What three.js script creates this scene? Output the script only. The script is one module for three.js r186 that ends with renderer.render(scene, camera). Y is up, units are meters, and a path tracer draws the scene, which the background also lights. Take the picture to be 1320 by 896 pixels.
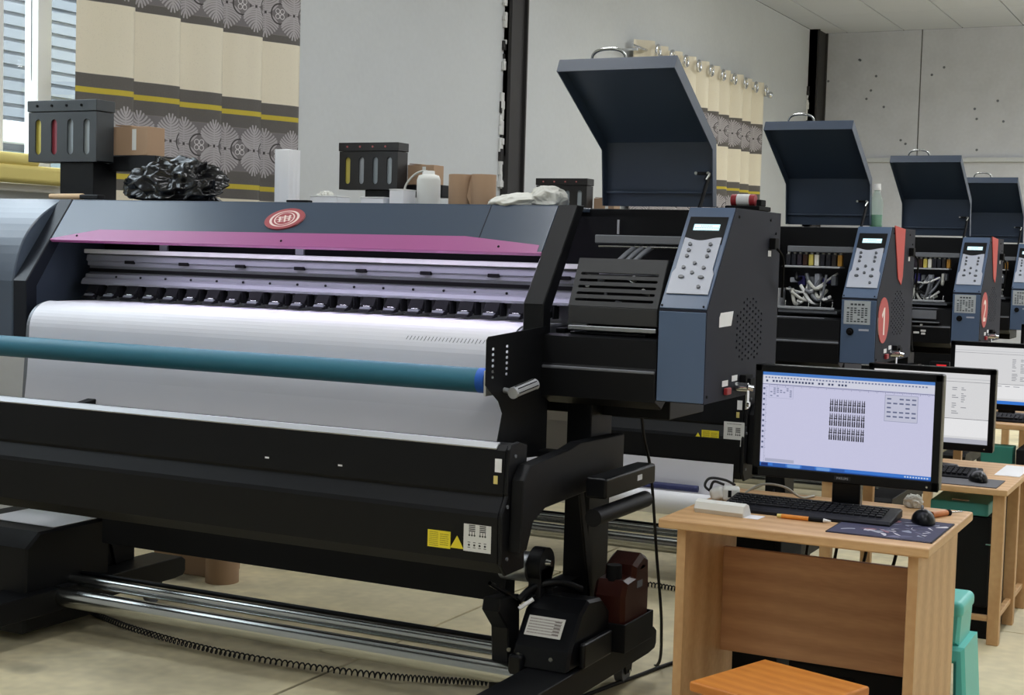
import * as THREE from 'three';
import { RoundedBoxGeometry } from 'three/addons/geometries/RoundedBoxGeometry.js';
import { mergeGeometries, mergeVertices } from 'three/addons/utils/BufferGeometryUtils.js';
import { RectAreaLightUniformsLib } from 'three/addons/lights/RectAreaLightUniformsLib.js';
import { ImprovedNoise } from 'three/addons/math/ImprovedNoise.js';

/* ---------- camera, sky, exposure, room lamps ---------- */
const scene = new THREE.Scene();
const camera = new THREE.PerspectiveCamera(26.56, 1320 / 896, 0.05, 120);
{
  const yaw = 0.4672, pitch = 0.0648, roll = 0.0278;
  const fw = new THREE.Vector3(-Math.sin(yaw) * Math.cos(pitch), -Math.sin(pitch), -Math.cos(yaw) * Math.cos(pitch));
  const rt = new THREE.Vector3().crossVectors(fw, new THREE.Vector3(0, 1, 0)).normalize();
  const up = new THREE.Vector3().crossVectors(rt, fw);
  camera.position.set(1.358, 1.32, 3.887);
  camera.up.copy(up.multiplyScalar(Math.cos(roll)).addScaledVector(rt, -Math.sin(roll)));
  camera.lookAt(camera.position.clone().add(fw));
}
scene.background = new THREE.Color(0.88, 0.94, 1.0);
scene.backgroundIntensity = 5;
const renderer = new THREE.WebGLRenderer();
renderer.toneMapping = THREE.LinearToneMapping;
renderer.toneMappingExposure = 1.52;
renderer.shadowMap.enabled = true;
RectAreaLightUniformsLib.init();
const ROOM = { x0: -3.4, x1: 5.0, z0: -13.3, z1: 6.2, h: 3.97 };
// fluorescent ceiling panels: positions (x, z); the fittings are built with the ceiling
const LAMPS = [[-1.4, -8.4], [-1.4, -5.4], [-1.4, -2.4], [-1.4, 0.6], [-1.4, 3.6]];
// pendant lamps that glow upwards and downwards over the aisle: positions (x, z)
const PENDANTS = [[2.2, -11.0], [0.7, -10.4], [0.7, -8.2], [3.4, -12.2], [2.2, -7.6], [1.2, -4.6], [1.0, -1.6], [1.0, 1.6], [4.2, -9.2], [4.2, -2.6], [4.2, 3.4]];
const LAMP_COLOR = new THREE.Color(0.97, 0.985, 1.0), LAMP_INTENSITY = 12;

/* ---------- helpers ---------- */
let seed = 12345;
const rnd = () => { seed = (seed * 1664525 + 1013904223) >>> 0; return seed / 4294967296; };
const rr = (a, b) => a + (b - a) * rnd();
const noise = new ImprovedNoise();
const used = {};
const numbered = (n) => { const k = used[n] = (used[n] ?? -1) + 1; return k ? n + '_' + String(k).padStart(3, '0') : n; };
const M4 = () => new THREE.Matrix4();
function clean(g) { let q = g.index ? g.toNonIndexed() : g; for (const k of Object.keys(q.attributes)) if (!['position', 'normal', 'uv'].includes(k)) q.deleteAttribute(k); q.userData = { ...g.userData }; return q; }
function boxUV(g) {
  const p = g.attributes.position, n = g.attributes.normal, uv = new Float32Array(p.count * 2);
  for (let i = 0; i < p.count; i += 3) {
    let ax = 0, ay = 0, az = 0;
    for (let k = 0; k < 3; k++) { ax += Math.abs(n.getX(i + k)); ay += Math.abs(n.getY(i + k)); az += Math.abs(n.getZ(i + k)); }
    for (let k = 0; k < 3; k++) {
      const x = p.getX(i + k), y = p.getY(i + k), z = p.getZ(i + k), j = 2 * (i + k);
      if (ay >= ax && ay >= az) { uv[j] = x; uv[j + 1] = z; } else if (ax >= az) { uv[j] = z; uv[j + 1] = y; } else { uv[j] = x; uv[j + 1] = y; }
    }
  }
  g.setAttribute('uv', new THREE.BufferAttribute(uv, 2)); return g;
}
function prep(gs) {
  const list = (Array.isArray(gs) ? gs : [gs]).map((g) => { const q = clean(g); if (!q.userData.keep) boxUV(q); return q; });
  return list.length === 1 ? list[0] : mergeGeometries(list, false);
}
function part(parent, name, gs, m, label) {
  const o = new THREE.Mesh(prep(gs), m); o.name = name; o.castShadow = o.receiveShadow = true;
  if (label) o.userData.label = label;
  parent.add(o); return o;
}
function thing(name, label, category, pos = [0, 0, 0], turn = 0, group) {
  const o = new THREE.Group(); o.name = numbered(name); o.position.set(...pos); o.rotation.y = turn;
  o.userData = { label, category }; if (group) o.userData.group = group; scene.add(o); return o;
}
function single(name, label, category, gs, m, group) {
  const o = part(scene, numbered(name), gs, m); o.userData.label = label; o.userData.category = category; if (group) o.userData.group = group; return o;
}
function struct(name, gs, m, label) { const o = part(scene, name, gs, m); o.userData.kind = 'structure'; if (label) o.userData.label = label; return o; }
const at = (g, x, y, z) => g.translate(x, y, z);
// box given by its extents, edges slightly rounded
function ext(x0, x1, y0, y1, z0, z1, r = 0.003) {
  const w = Math.abs(x1 - x0), h = Math.abs(y1 - y0), d = Math.abs(z1 - z0); r = Math.min(r, w / 2.1, h / 2.1, d / 2.1);
  const g = r > 0 ? new RoundedBoxGeometry(w, h, d, 1, r) : new THREE.BoxGeometry(w, h, d);
  return g.translate((x0 + x1) / 2, (y0 + y1) / 2, (z0 + z1) / 2);
}
const V = (x, y, z) => new THREE.Vector3(x, y, z);
function rod(a, b, r, r2 = r, seg = 14) {
  const A = V(...a), B = V(...b), d = B.clone().sub(A), L = d.length();
  const g = new THREE.CylinderGeometry(r2, r, L, seg);
  g.applyQuaternion(new THREE.Quaternion().setFromUnitVectors(V(0, 1, 0), d.normalize()));
  return g.translate((A.x + B.x) / 2, (A.y + B.y) / 2, (A.z + B.z) / 2);
}
function wire(pts, r = 0.004, n = 40, seg = 6) { return new THREE.TubeGeometry(new THREE.CatmullRomCurve3(pts.map((p) => V(...p))), n, r, seg); }
function shapeOf(pts, holes = []) {
  const s = new THREE.Shape(pts.map((p) => new THREE.Vector2(...p)));
  for (const h of holes) s.holes.push(new THREE.Path(h.map((p) => new THREE.Vector2(...p))));
  return s;
}
// profile in (z, y), swept along x
function prismX(pts, x0, x1, bev = 0.002, holes = []) {
  const f = (q) => q.map(([z, y]) => [-z, y]);
  const b = Math.min(bev, Math.abs(x1 - x0) / 3);
  const g = new THREE.ExtrudeGeometry(shapeOf(f(pts), holes.map(f)), { depth: Math.abs(x1 - x0) - 2 * b, bevelEnabled: b > 0, bevelThickness: b, bevelSize: b, bevelOffset: -b, bevelSegments: 1, curveSegments: 10 });
  g.translate(0, 0, b); g.applyMatrix4(M4().makeBasis(V(0, 0, -1), V(0, 1, 0), V(1, 0, 0))); return g.translate(Math.min(x0, x1), 0, 0);
}
// profile in (x, y), swept along z
function prismZ(pts, z0, z1, bev = 0.002, holes = []) {
  const b = Math.min(bev, Math.abs(z1 - z0) / 3);
  const g = new THREE.ExtrudeGeometry(shapeOf(pts, holes), { depth: Math.abs(z1 - z0) - 2 * b, bevelEnabled: b > 0, bevelThickness: b, bevelSize: b, bevelOffset: -b, bevelSegments: 1, curveSegments: 10 });
  return g.translate(0, 0, Math.min(z0, z1) + b);
}
function slotPath(cx, cy, w, h, n = 6) {   // rounded slot outline
  const r = Math.min(w, h) / 2, o = [];
  const vert = h > w, L = (vert ? h : w) / 2 - r;
  for (let k = 0; k <= n; k++) { const a = -Math.PI / 2 + Math.PI * k / n; o.push(vert ? [cx - Math.sin(a) * r * -1, cy] : [cx + L + Math.cos(a) * r, cy + Math.sin(a) * r]); }
  if (!vert) { for (let k = 0; k <= n; k++) { const a = Math.PI / 2 + Math.PI * k / n; o.push([cx - L + Math.cos(a) * r, cy + Math.sin(a) * r]); } return o; }
  const v = [];
  for (let k = 0; k <= n; k++) { const a = Math.PI * k / n; v.push([cx + Math.cos(a) * r, cy + L + Math.sin(a) * r]); }
  for (let k = 0; k <= n; k++) { const a = Math.PI + Math.PI * k / n; v.push([cx + Math.cos(a) * r, cy - L + Math.sin(a) * r]); }
  return v;
}
// sheet from a (z, y) centre line, thickness t, along x
function sheetX(line, x0, x1, t = 0.0015) {
  const N = line.map((p, i) => { const a = line[Math.max(0, i - 1)], b = line[Math.min(line.length - 1, i + 1)]; const l = Math.hypot(b[0] - a[0], b[1] - a[1]); return [(b[1] - a[1]) / l, -(b[0] - a[0]) / l]; });
  const pts = [...line.map((p, i) => [p[0] + N[i][0] * t / 2, p[1] + N[i][1] * t / 2]), ...line.map((p, i) => [p[0] - N[i][0] * t / 2, p[1] - N[i][1] * t / 2]).reverse()];
  return prismX(pts, x0, x1, 0);
}
const frame = (g, o, ex, ey, ez) => g.applyMatrix4(M4().makeBasis(V(...ex), V(...ey), V(...ez)).setPosition(...o));
function facing(w, h, o, ex, ey, ez, t = 0.001) { const g = new THREE.BoxGeometry(w, h, t); // thin printed plate, uv kept
  g.userData.keep = true; return frame(g, o, ex, ey, ez); }
function plate(w, h, x, y, z, t = 0.001) { return facing(w, h, [x, y, z], [1, 0, 0], [0, 1, 0], [0, 0, 1], t); }        // faces +z
function sidePlate(w, h, x, y, z, t = 0.001) { return facing(w, h, [x, y, z], [0, 0, -1], [0, 1, 0], [1, 0, 0], t); }   // faces +x

/* ---------- textures and materials ---------- */
function canvasTex(w, h, draw, repeat) {
  const c = document.createElement('canvas'); c.width = w; c.height = h; const g = c.getContext('2d'); draw(g, w, h);
  const t = new THREE.CanvasTexture(c); t.colorSpace = THREE.SRGBColorSpace; t.wrapS = t.wrapT = THREE.RepeatWrapping; t.anisotropy = 8;
  if (repeat) t.repeat.set(...repeat); return t;
}
function noiseTex(n, fn, srgb, repeat) {
  const d = new Uint8Array(n * n * 4);
  for (let y = 0; y < n; y++) for (let x = 0; x < n; x++) { const c = fn(x / n, y / n); const i = 4 * (y * n + x); d[i] = c[0]; d[i + 1] = c[1]; d[i + 2] = c[2]; d[i + 3] = 255; }
  const t = new THREE.DataTexture(d, n, n); t.magFilter = THREE.LinearFilter; t.minFilter = THREE.LinearMipmapLinearFilter; t.generateMipmaps = true; t.wrapS = t.wrapT = THREE.RepeatWrapping;
  if (srgb) t.colorSpace = THREE.SRGBColorSpace; t.repeat.set(...repeat); t.needsUpdate = true; return t;
}
const tile = (u, v, f, s) => { // periodic noise on the unit square
  const a = noise.noise(u * f, v * f, s), b = noise.noise((u - 1) * f, v * f, s), c = noise.noise(u * f, (v - 1) * f, s), d = noise.noise((u - 1) * f, (v - 1) * f, s);
  return (a * (1 - u) + b * u) * (1 - v) + (c * (1 - u) + d * u) * v;
};
const std = (color, roughness = 0.6, metalness = 0, extra = {}) => new THREE.MeshStandardMaterial({ color, roughness, metalness, ...extra });
const blk = (color, roughness, extra = {}) => new THREE.MeshPhysicalMaterial({ color, roughness, specularIntensity: 0.45, ...extra });
const cl = (v) => Math.max(0, Math.min(255, v));

const floorTex = noiseTex(512, (u, v) => {
  const a = tile(u, v, 5, 1.3), b = tile(u, v, 14, 4.1), c = tile(u, v, 60, 7.7), d = tile(u, v, 3, 9.2), st = Math.max(0, tile(u, v, 9, 2.6) - 0.28) * 1.8;
  const k = 1 + 0.16 * a + 0.10 * b + 0.08 * c - 0.7 * st;
  return [cl(216 * k + 6 * d), cl(204 * k + 2 * d), cl(168 * k - 8 * d)];
}, true, [0.45, 0.45]);
const floorBump = noiseTex(256, (u, v) => { const k = cl(128 + 60 * tile(u, v, 20, 3) + 60 * tile(u, v, 70, 5)); return [k, k, k]; }, false, [0.9, 0.9]);
const wallTex = noiseTex(512, (u, v) => { const k = 1 + 0.012 * tile(u, v, 4, 1) + 0.01 * tile(u, v, 17, 2) + 0.015 * tile(u, v, 90, 3); return [cl(200 * k), cl(203 * k), cl(204 * k)]; }, true, [0.3, 0.3]);
const backTex = noiseTex(512, (u, v) => { const k = 1 + 0.05 * tile(u, v, 3, 6) + 0.03 * tile(u, v, 17, 2) + 0.025 * tile(u, v, 90, 3) - 0.05 * Math.max(0, tile(u * 1, v * 0.2, 12, 8)); return [cl(204 * k), cl(206 * k), cl(211 * k)]; }, true, [0.3, 0.3]);
const woodDraw = (base, dark, seedv) => (u, v) => {
  const w = tile(u, v, 2, seedv) * 0.5, g1 = tile(u * 1, v, 3, seedv + 3);
  const l = 0.5 + 0.5 * Math.sin((v * 9 + w * 1.1 + 0.4 * g1) * 6.283), f = 0.5 + 0.5 * tile(u * 0.3, v * 1, 90, seedv + 5) + 0.35 * tile(u, v, 40, seedv + 8);
  const k = Math.min(1, Math.max(0, 0.45 * l + 0.5 * f));
  return [0, 1, 2].map((i) => cl(base[i] * (1 - k) + dark[i] * k));
};
const woodT = noiseTex(512, woodDraw([214, 176, 128], [182, 138, 92], 2.2), true, [0.9, 1.8]);
const woodTV = woodT.clone(); woodTV.rotation = Math.PI / 2; woodTV.repeat.set(1.8, 0.9); woodTV.needsUpdate = true;
const woodPanelT = noiseTex(512, woodDraw([206, 158, 116], [172, 124, 86], 5.7), true, [0.7, 1.9]);
const stoolT = noiseTex(512, woodDraw([216, 142, 62], [188, 110, 40], 8.4), true, [1.1, 2.6]);
const fineBump = noiseTex(256, (u, v) => { const k = cl(128 + 120 * tile(u, v, 110, 3)); return [k, k, k]; }, false, [6, 6]);
const powder = { bumpMap: fineBump, bumpScale: 0.00025 };

const M = {
  floorM: std(0xffffff, 0.62, 0, { map: floorTex, bumpMap: floorBump, bumpScale: 0.0015 }),
  joint: std(0x2f2b25, 0.95),
  wall: std(0xffffff, 0.92, 0, { map: wallTex }), back: std(0xffffff, 0.92, 0, { map: backTex }),
  ceil: std(0xcdd1d8, 0.95), seamGrey: std(0x6f6d68, 0.95), black: blk(0x0c0d10, 0.5, powder), blackGloss: blk(0x0b0c0f, 0.3), blackMatt: blk(0x0c0d10, 0.75), dark: blk(0x08080a, 0.85),
  boxSide: blk(0x20222d, 0.72, powder), bluePanel: std(0x50627d, 0.36, 0, powder), lid: std(0x303d50, 0.42, 0, powder), hood: std(0x434f60, 0.24, 0, powder),
  pink: std(0xa95a92, 0.35), cabinet: std(0x4a5462, 0.28, 0, powder), postGrey: blk(0x1c2028, 0.3, powder), silver: std(0xb9bbb8, 0.2, 1), brushed: std(0xa9adb2, 0.36, 1), chrome: std(0xd8dade, 0.16, 1),
  lightMetal: std(0xb4b6ba, 0.45, 0.35), greyMetal: std(0x83868c, 0.42, 0.5), midGrey: std(0x6f7278, 0.5, 0.2), sheetGrey: std(0xb2b6c2, 0.42), buttonM: std(0x55585e, 0.3), white: std(0xe4e4e2, 0.6), paper: std(0xe9e9ec, 0.75),
  media: std(0xe6e5ec, 0.4), teal: std(0x2b6d82, 0.5), blueCap: std(0x1f62c8, 0.45), red: std(0xc4483f, 0.6), redBright: std(0x9a2a30, 0.5), yellow: std(0xe2cf2c, 0.6), yellowSoft: std(0xd9c878, 0.75),
  wood: std(0xffffff, 0.5, 0, { map: woodT }), woodV: std(0xffffff, 0.5, 0, { map: woodTV }), woodPanel: std(0xffffff, 0.45, 0, { map: woodPanelT }), stool: std(0xffffff, 0.4, 0, { map: stoolT }),
  cardboard: std(0xa88b70, 0.9), plastic: std(0xd7d8d4, 0.5), keyBlack: blk(0x121318, 0.5), tealPlastic: std(0x5fc4ba, 0.4), orange: std(0xe08a2c, 0.5),
  brownJug: new THREE.MeshPhysicalMaterial({ color: 0x3e1a14, roughness: 0.3, transmission: 0.2, thickness: 0 }),
  clear: new THREE.MeshPhysicalMaterial({ color: 0xe8f2ee, roughness: 0.12, transmission: 0.85, thickness: 0 }),
  glass: new THREE.MeshPhysicalMaterial({ color: 0xf4f8fa, roughness: 0.02, transmission: 1, thickness: 0 }),
  bag: std(0x121214, 0.22), cloth: std(0xd9d9d2, 0.9), beamMetal: std(0x8c8e95, 0.5, 0.2), cableM: std(0x0d0d0f, 0.5), cableW: std(0xbdbdb6, 0.55), column: std(0x2e2c2c, 0.7),
};
/* ---------- the room ---------- */
{
  const { x0, x1, z0, z1, h } = ROOM;
  const floor = new THREE.Group(); floor.name = 'floor'; floor.userData = { kind: 'structure', label: 'beige concrete floor of large slabs' }; scene.add(floor);
  part(floor, 'sub_floor', ext(x0 - 0.2, x1 + 0.2, -0.2, -0.012, z0 - 0.2, z1 + 0.2, 0), M.joint);
  const xs = [x0]; for (let x = -1.16 - 1.6; x < x1; x += 1.6) if (x > x0 + 0.1) xs.push(x); xs.push(x1);
  const zs = [z0]; for (let z = -12.1; z < z1; z += 2.62) zs.push(z); zs.push(z1);
  for (let i = 0; i < xs.length - 1; i++) for (let j = 0; j < zs.length - 1; j++) part(floor, 'slab', ext(xs[i] + 0.006, xs[i + 1] - 0.006, -0.1, 0, zs[j] + 0.005, zs[j + 1] - 0.005, 0.003), M.floorM);
  // left wall with the window opening
  const wz0 = -1.5, wz1 = 1.2, wy0 = 1.55, wy1 = 3.3;
  struct('wall_left', [ext(x0 - 0.2, x0, 0, h, z0 - 0.2, wz0, 0), ext(x0 - 0.2, x0, 0, h, wz1, z1 + 0.2, 0), ext(x0 - 0.2, x0, 0, wy0, wz0, wz1, 0), ext(x0 - 0.2, x0, wy1, h, wz0, wz1, 0)], M.wall, 'grey white plastered wall with window and curtains');
  struct('wall_right', ext(x1, x1 + 0.2, 0, h, z0 - 0.2, z1 + 0.2, 0), M.wall, 'plain plastered wall facing the printers');
  struct('wall_front', ext(x0, x1, 0, h, z1, z1 + 0.2, 0), M.wall, 'plain plastered wall opposite the back wall');
  // back wall: flat panels with open joints over a ledge
  const bw = struct('wall_back', ext(x0, x1, 0, h, z0 - 0.2, z0 - 0.02, 0), M.seamGrey, 'grey panelled end wall with ledge');
  for (const [a, b] of [[x0, -2.2], [-2.2, -0.2], [-0.2, 1.8], [1.8, 3.8], [3.8, x1]]) {
    const p = part(bw, 'wall_panel', ext(a + 0.006, b - 0.006, 2.52, h, z0 - 0.02, z0, 0.004), M.back);
    part(bw, 'wall_panel', ext(a + 0.006, b - 0.006, 0, 2.47, z0 - 0.02, z0, 0.004), M.back);
    for (let k = 0; k < 10; k++) { const sx = rr(a + 0.1, b - 0.1), sy = rr(2.6, 3.7); part(p, 'screw_head', rod([sx, sy, z0 - 0.001], [sx, sy, z0 + 0.004], 0.016, 0.012, 8), M.midGrey); }
  }
  part(bw, 'ledge', ext(x0, x1, 2.47, 2.52, z0 - 0.02, z0 + 0.05, 0.004), M.wall);
  // ceiling
  const ce = struct('ceiling', ext(x0 - 0.2, x1 + 0.2, h + 0.02, h + 0.2, z0 - 0.2, z1 + 0.2, 0), M.joint, 'suspended ceiling of pale grey panels');
  part(ce, 'ceiling_field', ext(x0, x1, h, h + 0.02, -9.4, z1, 0), M.ceil);
  part(ce, 'ceiling_field', ext(1.5, x1, h, h + 0.02, z0, -9.4, 0), M.ceil);
  const cx = [x0]; for (let x = -3.06; x < 1.5; x += 0.652) cx.push(x); cx.push(1.5);
  for (let i = 0; i < cx.length - 1; i++) for (let z = z0; z < -9.45; z += 1.3) part(ce, 'ceiling_panel', ext(cx[i] + 0.006, cx[i + 1] - 0.006, h, h + 0.018, z + 0.004, Math.min(z + 1.3, -9.4) - 0.004, 0.003), M.ceil);
  // window
  const w = new THREE.Group(); w.name = 'window_1'; w.userData = { kind: 'structure', label: 'white framed window beside the patterned curtain' }; scene.add(w);
  const fx0 = x0 - 0.14, fx1 = x0 - 0.06;
  part(w, 'window_frame', [ext(fx0, fx1, wy0, wy0 + 0.05, wz0, wz1), ext(fx0, fx1, wy1 - 0.05, wy1, wz0, wz1), ext(fx0, fx1, wy0, wy1, wz0, wz0 + 0.05), ext(fx0, fx1, wy0, wy1, wz1 - 0.05, wz1)], M.white);
  const mull = [-1.02, -0.12, 0.55];
  for (const z of mull) part(w, 'mullion', ext(fx0, fx1, wy0 + 0.05, wy1 - 0.05, z - 0.04, z + 0.04), M.white);
  const pz = [wz0 + 0.05, ...mull.flatMap((z) => [z - 0.04, z + 0.04]), wz1 - 0.05];
  for (let i = 0; i < pz.length; i += 2) part(w, 'pane', ext(x0 - 0.104, x0 - 0.098, wy0 + 0.05, wy1 - 0.05, pz[i], pz[i + 1], 0), M.glass);
  part(w, 'sash_bar', ext(x0 - 0.12, x0 - 0.08, wy0 + 0.05, wy1 - 0.05, -0.80, -0.775), M.white);
  part(w, 'window_sill', ext(x0 - 0.19, x0 + 0.06, wy0 - 0.03, wy0, wz0 - 0.03, wz1 + 0.03), M.white);
  // steel columns
  for (const [n, za, zb, xb] of [['trim_1', -5.55, -5.29, x0 + 0.06], ['trim_2', -13.3, -12.93, x0 + 0.12]]) {
    const c = struct(n, [ext(x0, xb, 0, h, za, za + 0.02, 0.002), ext(x0, xb, 0, h, zb - 0.02, zb, 0.002), ext(x0, xb - 0.025, 0, h, za, zb, 0)], M.column, 'dark steel column against the wall');
    for (let k = 0; k < 34; k++) { const y = rr(1.6, 3.3); part(c, 'plaster_chip', ext(x0, x0 + rr(0.01, 0.03), y, y + rr(0.02, 0.11), zb - 0.002, zb + rr(0.01, 0.05), 0.003), k % 3 ? M.white : M.column); }
  }
}
/* ceiling lamps */
{
  const glow = std(0xffffff, 0.5, 0, { emissive: LAMP_COLOR, emissiveIntensity: 3 });
  for (const [x, z] of LAMPS) {
    const t = thing('ceiling_lamp', 'flat white fluorescent panel lamp on the ceiling', 'ceiling lamp', [x, ROOM.h, z], 0, 'ceiling panel lamps');
    part(t, 'housing', ext(-0.19, 0.19, -0.05, 0, -0.64, 0.64), M.white); part(t, 'diffuser', ext(-0.16, 0.16, -0.058, -0.045, -0.61, 0.61), glow);
    const l = new THREE.RectAreaLight(LAMP_COLOR, LAMP_INTENSITY, 0.32, 1.22); l.position.set(0, -0.066, 0); l.rotation.x = -Math.PI / 2; l.castShadow = true; t.add(l);
  }
}
{
  const glow = std(0xffffff, 0.5, 0, { emissive: LAMP_COLOR, emissiveIntensity: 3 });
  for (const [x, z] of PENDANTS) {
    const t = thing('pendant_lamp', 'long white pendant lamp glowing above and below over the aisle', 'pendant lamp', [x, 3.3, z], 0, 'pendant lamps over the aisle');
    part(t, 'housing', ext(-0.13, 0.13, -0.02, 0.02, -0.64, 0.64), M.white);
    part(t, 'diffuser', ext(-0.11, 0.11, -0.03, -0.018, -0.61, 0.61), glow); part(t, 'diffuser', ext(-0.11, 0.11, 0.018, 0.03, -0.61, 0.61), glow);
    for (const dz of [-0.5, 0.5]) part(t, 'suspension', rod([0, 0.02, dz], [0, ROOM.h - 3.3, dz], 0.004), M.silver);
    for (const s of [-1, 1]) { const l = new THREE.RectAreaLight(LAMP_COLOR, s < 0 ? LAMP_INTENSITY * 1.3 : LAMP_INTENSITY, 0.22, 1.22); l.position.set(0, 0.036 * s, 0); l.rotation.x = s * Math.PI / 2; l.castShadow = true; t.add(l); }
  }
}
/* outside the window: neighbouring shed */
{
  const b = thing('neighbouring_shed', 'grey corrugated shed with white steel frame outside the window', 'building', [-7.2, 0, -0.6]);
  const corr = std(0x5c6063, 0.6), pale = std(0xb4b8ba, 0.5), low = std(0x5d6b6b, 0.4);
  part(b, 'wall', ext(-1.2, -1.0, 0, 5.5, -6, 6, 0), corr);
  for (let k = 0; k < 26; k++) part(b, 'cladding_strip', ext(-1.0, -0.96, 2.35 + k * 0.11, 2.43 + k * 0.11, -6, 6, 0.005), corr);
  part(b, 'rail_band', ext(-0.96, -0.8, 2.12, 2.3, -6, 6, 0.01), pale);
  for (let k = 0; k < 40; k++) part(b, 'baluster', ext(-0.86, -0.82, 2.3, 2.5, -3.6 + k * 0.18, -3.55 + k * 0.18, 0.004), pale);
  for (let k = 0; k < 7; k++) { const z = -3.4 + k * 0.95; part(b, 'post', ext(-0.7, -0.6, 0, 4.6, z, z + 0.07, 0.01), pale); part(b, 'arch', wire([[-0.65, 2.6, z + 0.07], [-0.65, 3.0, z + 0.16], [-0.65, 3.2, z + 0.5], [-0.65, 3.22, z + 0.95]], 0.025, 20, 8), pale); }
  for (let k = 0; k < 6; k++) part(b, 'lower_sheet', ext(-0.98, -0.93, 0.3 + k * 0.3, 0.56 + k * 0.3, -6, 6, 0.01), low);
  single('yard_ground', 'pale concrete yard outside the window', 'ground', ext(-14, ROOM.x0 - 0.25, -0.2, -0.02, -8, 8, 0), M.floorM).userData.kind = 'structure';
  const yb = thing('yellow_board', 'yellow padded board lying along the window sill', 'board', [-3.36, 1.552, -0.2]);
  part(yb, 'board', ext(0, 0.1, 0, 0.075, -0.83, 0.6, 0.02), M.yellowSoft); part(yb, 'roll', rod([0.06, 0.095, -0.6], [0.06, 0.095, 0.5], 0.03), M.yellowSoft);
}
/* ---------- curtains ---------- */
const curtainTex = canvasTex(1024, 2048, (g, w, h) => {
  const Y0 = 0.3, Y1 = 3.1, py = (y) => h * (1 - (y - Y0) / (Y1 - Y0));
  const band = (a, b, c) => { g.fillStyle = c; g.fillRect(0, py(Math.max(a, b)), w, Math.abs(py(a) - py(b))); };
  const cream = '#e2d9c3', darkc = '#5f5b57', lace = '#736e6f', gold = '#c2ae3c';
  band(0.3, 3.1, cream);
  for (const [a, b] of [[2.64, 2.68], [2.38, 2.42], [1.91, 2.06], [1.55, 1.69], [0.8, 1.0]]) band(a, b, darkc);
  for (const [a, b] of [[2.42, 2.64], [1.69, 1.91]]) {
    band(a, b, lace);
    const n = 8, cw = w / n, yc = (py(a) + py(b)) / 2, H = Math.abs(py(a) - py(b));
    for (let k = 0; k < n; k++) {
      const cx = (k + 0.5) * cw; g.strokeStyle = '#aaa5a6'; g.lineWidth = 7; g.lineCap = 'round';
      for (const s of [-1, 1]) for (let q = 0; q < 9; q++) {
        const y = yc + s * H * 0.47 * (1 - q / 9), L = cw * (0.04 + 0.40 * Math.sin(Math.pow((q + 0.3) / 9, 1.15) * 2.5));
        for (const d of [-1, 1]) { g.beginPath(); g.moveTo(cx, y - s * 6); g.quadraticCurveTo(cx + d * L * 0.6, y - s * 4, cx + d * L, y + s * 16); g.stroke(); }
      }
      g.lineWidth = 5; g.beginPath(); g.moveTo(cx, yc - H * 0.47); g.lineTo(cx, yc + H * 0.47); g.stroke();
      g.strokeStyle = '#3f3b3b'; g.lineWidth = 5; g.beginPath(); g.arc(cx + cw / 2, yc, cw * 0.30, 0, 6.3); g.stroke(); g.beginPath(); g.arc(cx + cw / 2 - w * (k === n - 1 ? 1 : 0), yc, cw * 0.30, 0, 6.3); g.stroke();
      g.strokeStyle = '#d0cccc'; g.lineWidth = 3; for (let q = 0; q < 4; q++) { g.beginPath(); g.arc(cx + cw / 2 + Math.cos(q * 1.57 + 0.8) * 14, yc + Math.sin(q * 1.57 + 0.8) * 14, 9, 0, 6.3); g.stroke(); }
      g.fillStyle = '#3f3b3b'; g.fillRect(cx - 5, yc - 5, 10, 10);
    }
  }
  band(1.975, 2.0, gold); band(1.60, 1.625, gold); band(0.9, 0.92, gold);
  for (let i = 0; i < 30000; i++) { g.fillStyle = `rgba(${rnd() < 0.5 ? '0,0,0' : '255,255,255'},0.035)`; g.fillRect(rnd() * w, rnd() * h, 2, 3); }
});
const curtainM = std(0xffffff, 0.85, 0, { map: curtainTex, side: THREE.DoubleSide });
function curtainGeo(z0, z1, y0, y1, folds, amp, soft) {
  const nu = folds * 20, nv = 16, g = new THREE.PlaneGeometry(1, 1, nu, nv), p = g.attributes.position, uv = g.attributes.uv;
  for (let i = 0; i < p.count; i++) {
    const u = p.getX(i) + 0.5, v = p.getY(i) + 0.5, ph = u * folds, f = ph - Math.floor(ph - 1e-6), k = Math.floor(ph);
    const saw = f < 0.9 ? f / 0.9 : (1 - f) / 0.1;
    const s = soft ? 0.5 - 0.5 * Math.cos(f * 6.283) : saw * saw * (3 - 2 * saw);
    const a = amp * (0.8 + 0.4 * Math.abs(noise.noise(k * 1.7, 0.3, 2.2)));
    p.setXYZ(i, a * s + 0.006 * noise.noise(u * 20, v * 3, 1), y0 + (y1 - y0) * v, z0 + (z1 - z0) * u + 0.012 * noise.noise(v * 2, u * 4, 5) * (f < 0.05 || f > 0.85 ? 1 : 0.4));
    const yy = y0 + (y1 - y0) * v; uv.setXY(i, u * folds * 0.25, (yy - 0.3) / 2.8);
  }
  g.computeVertexNormals(); g.userData.keep = true; return g;
}
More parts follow.
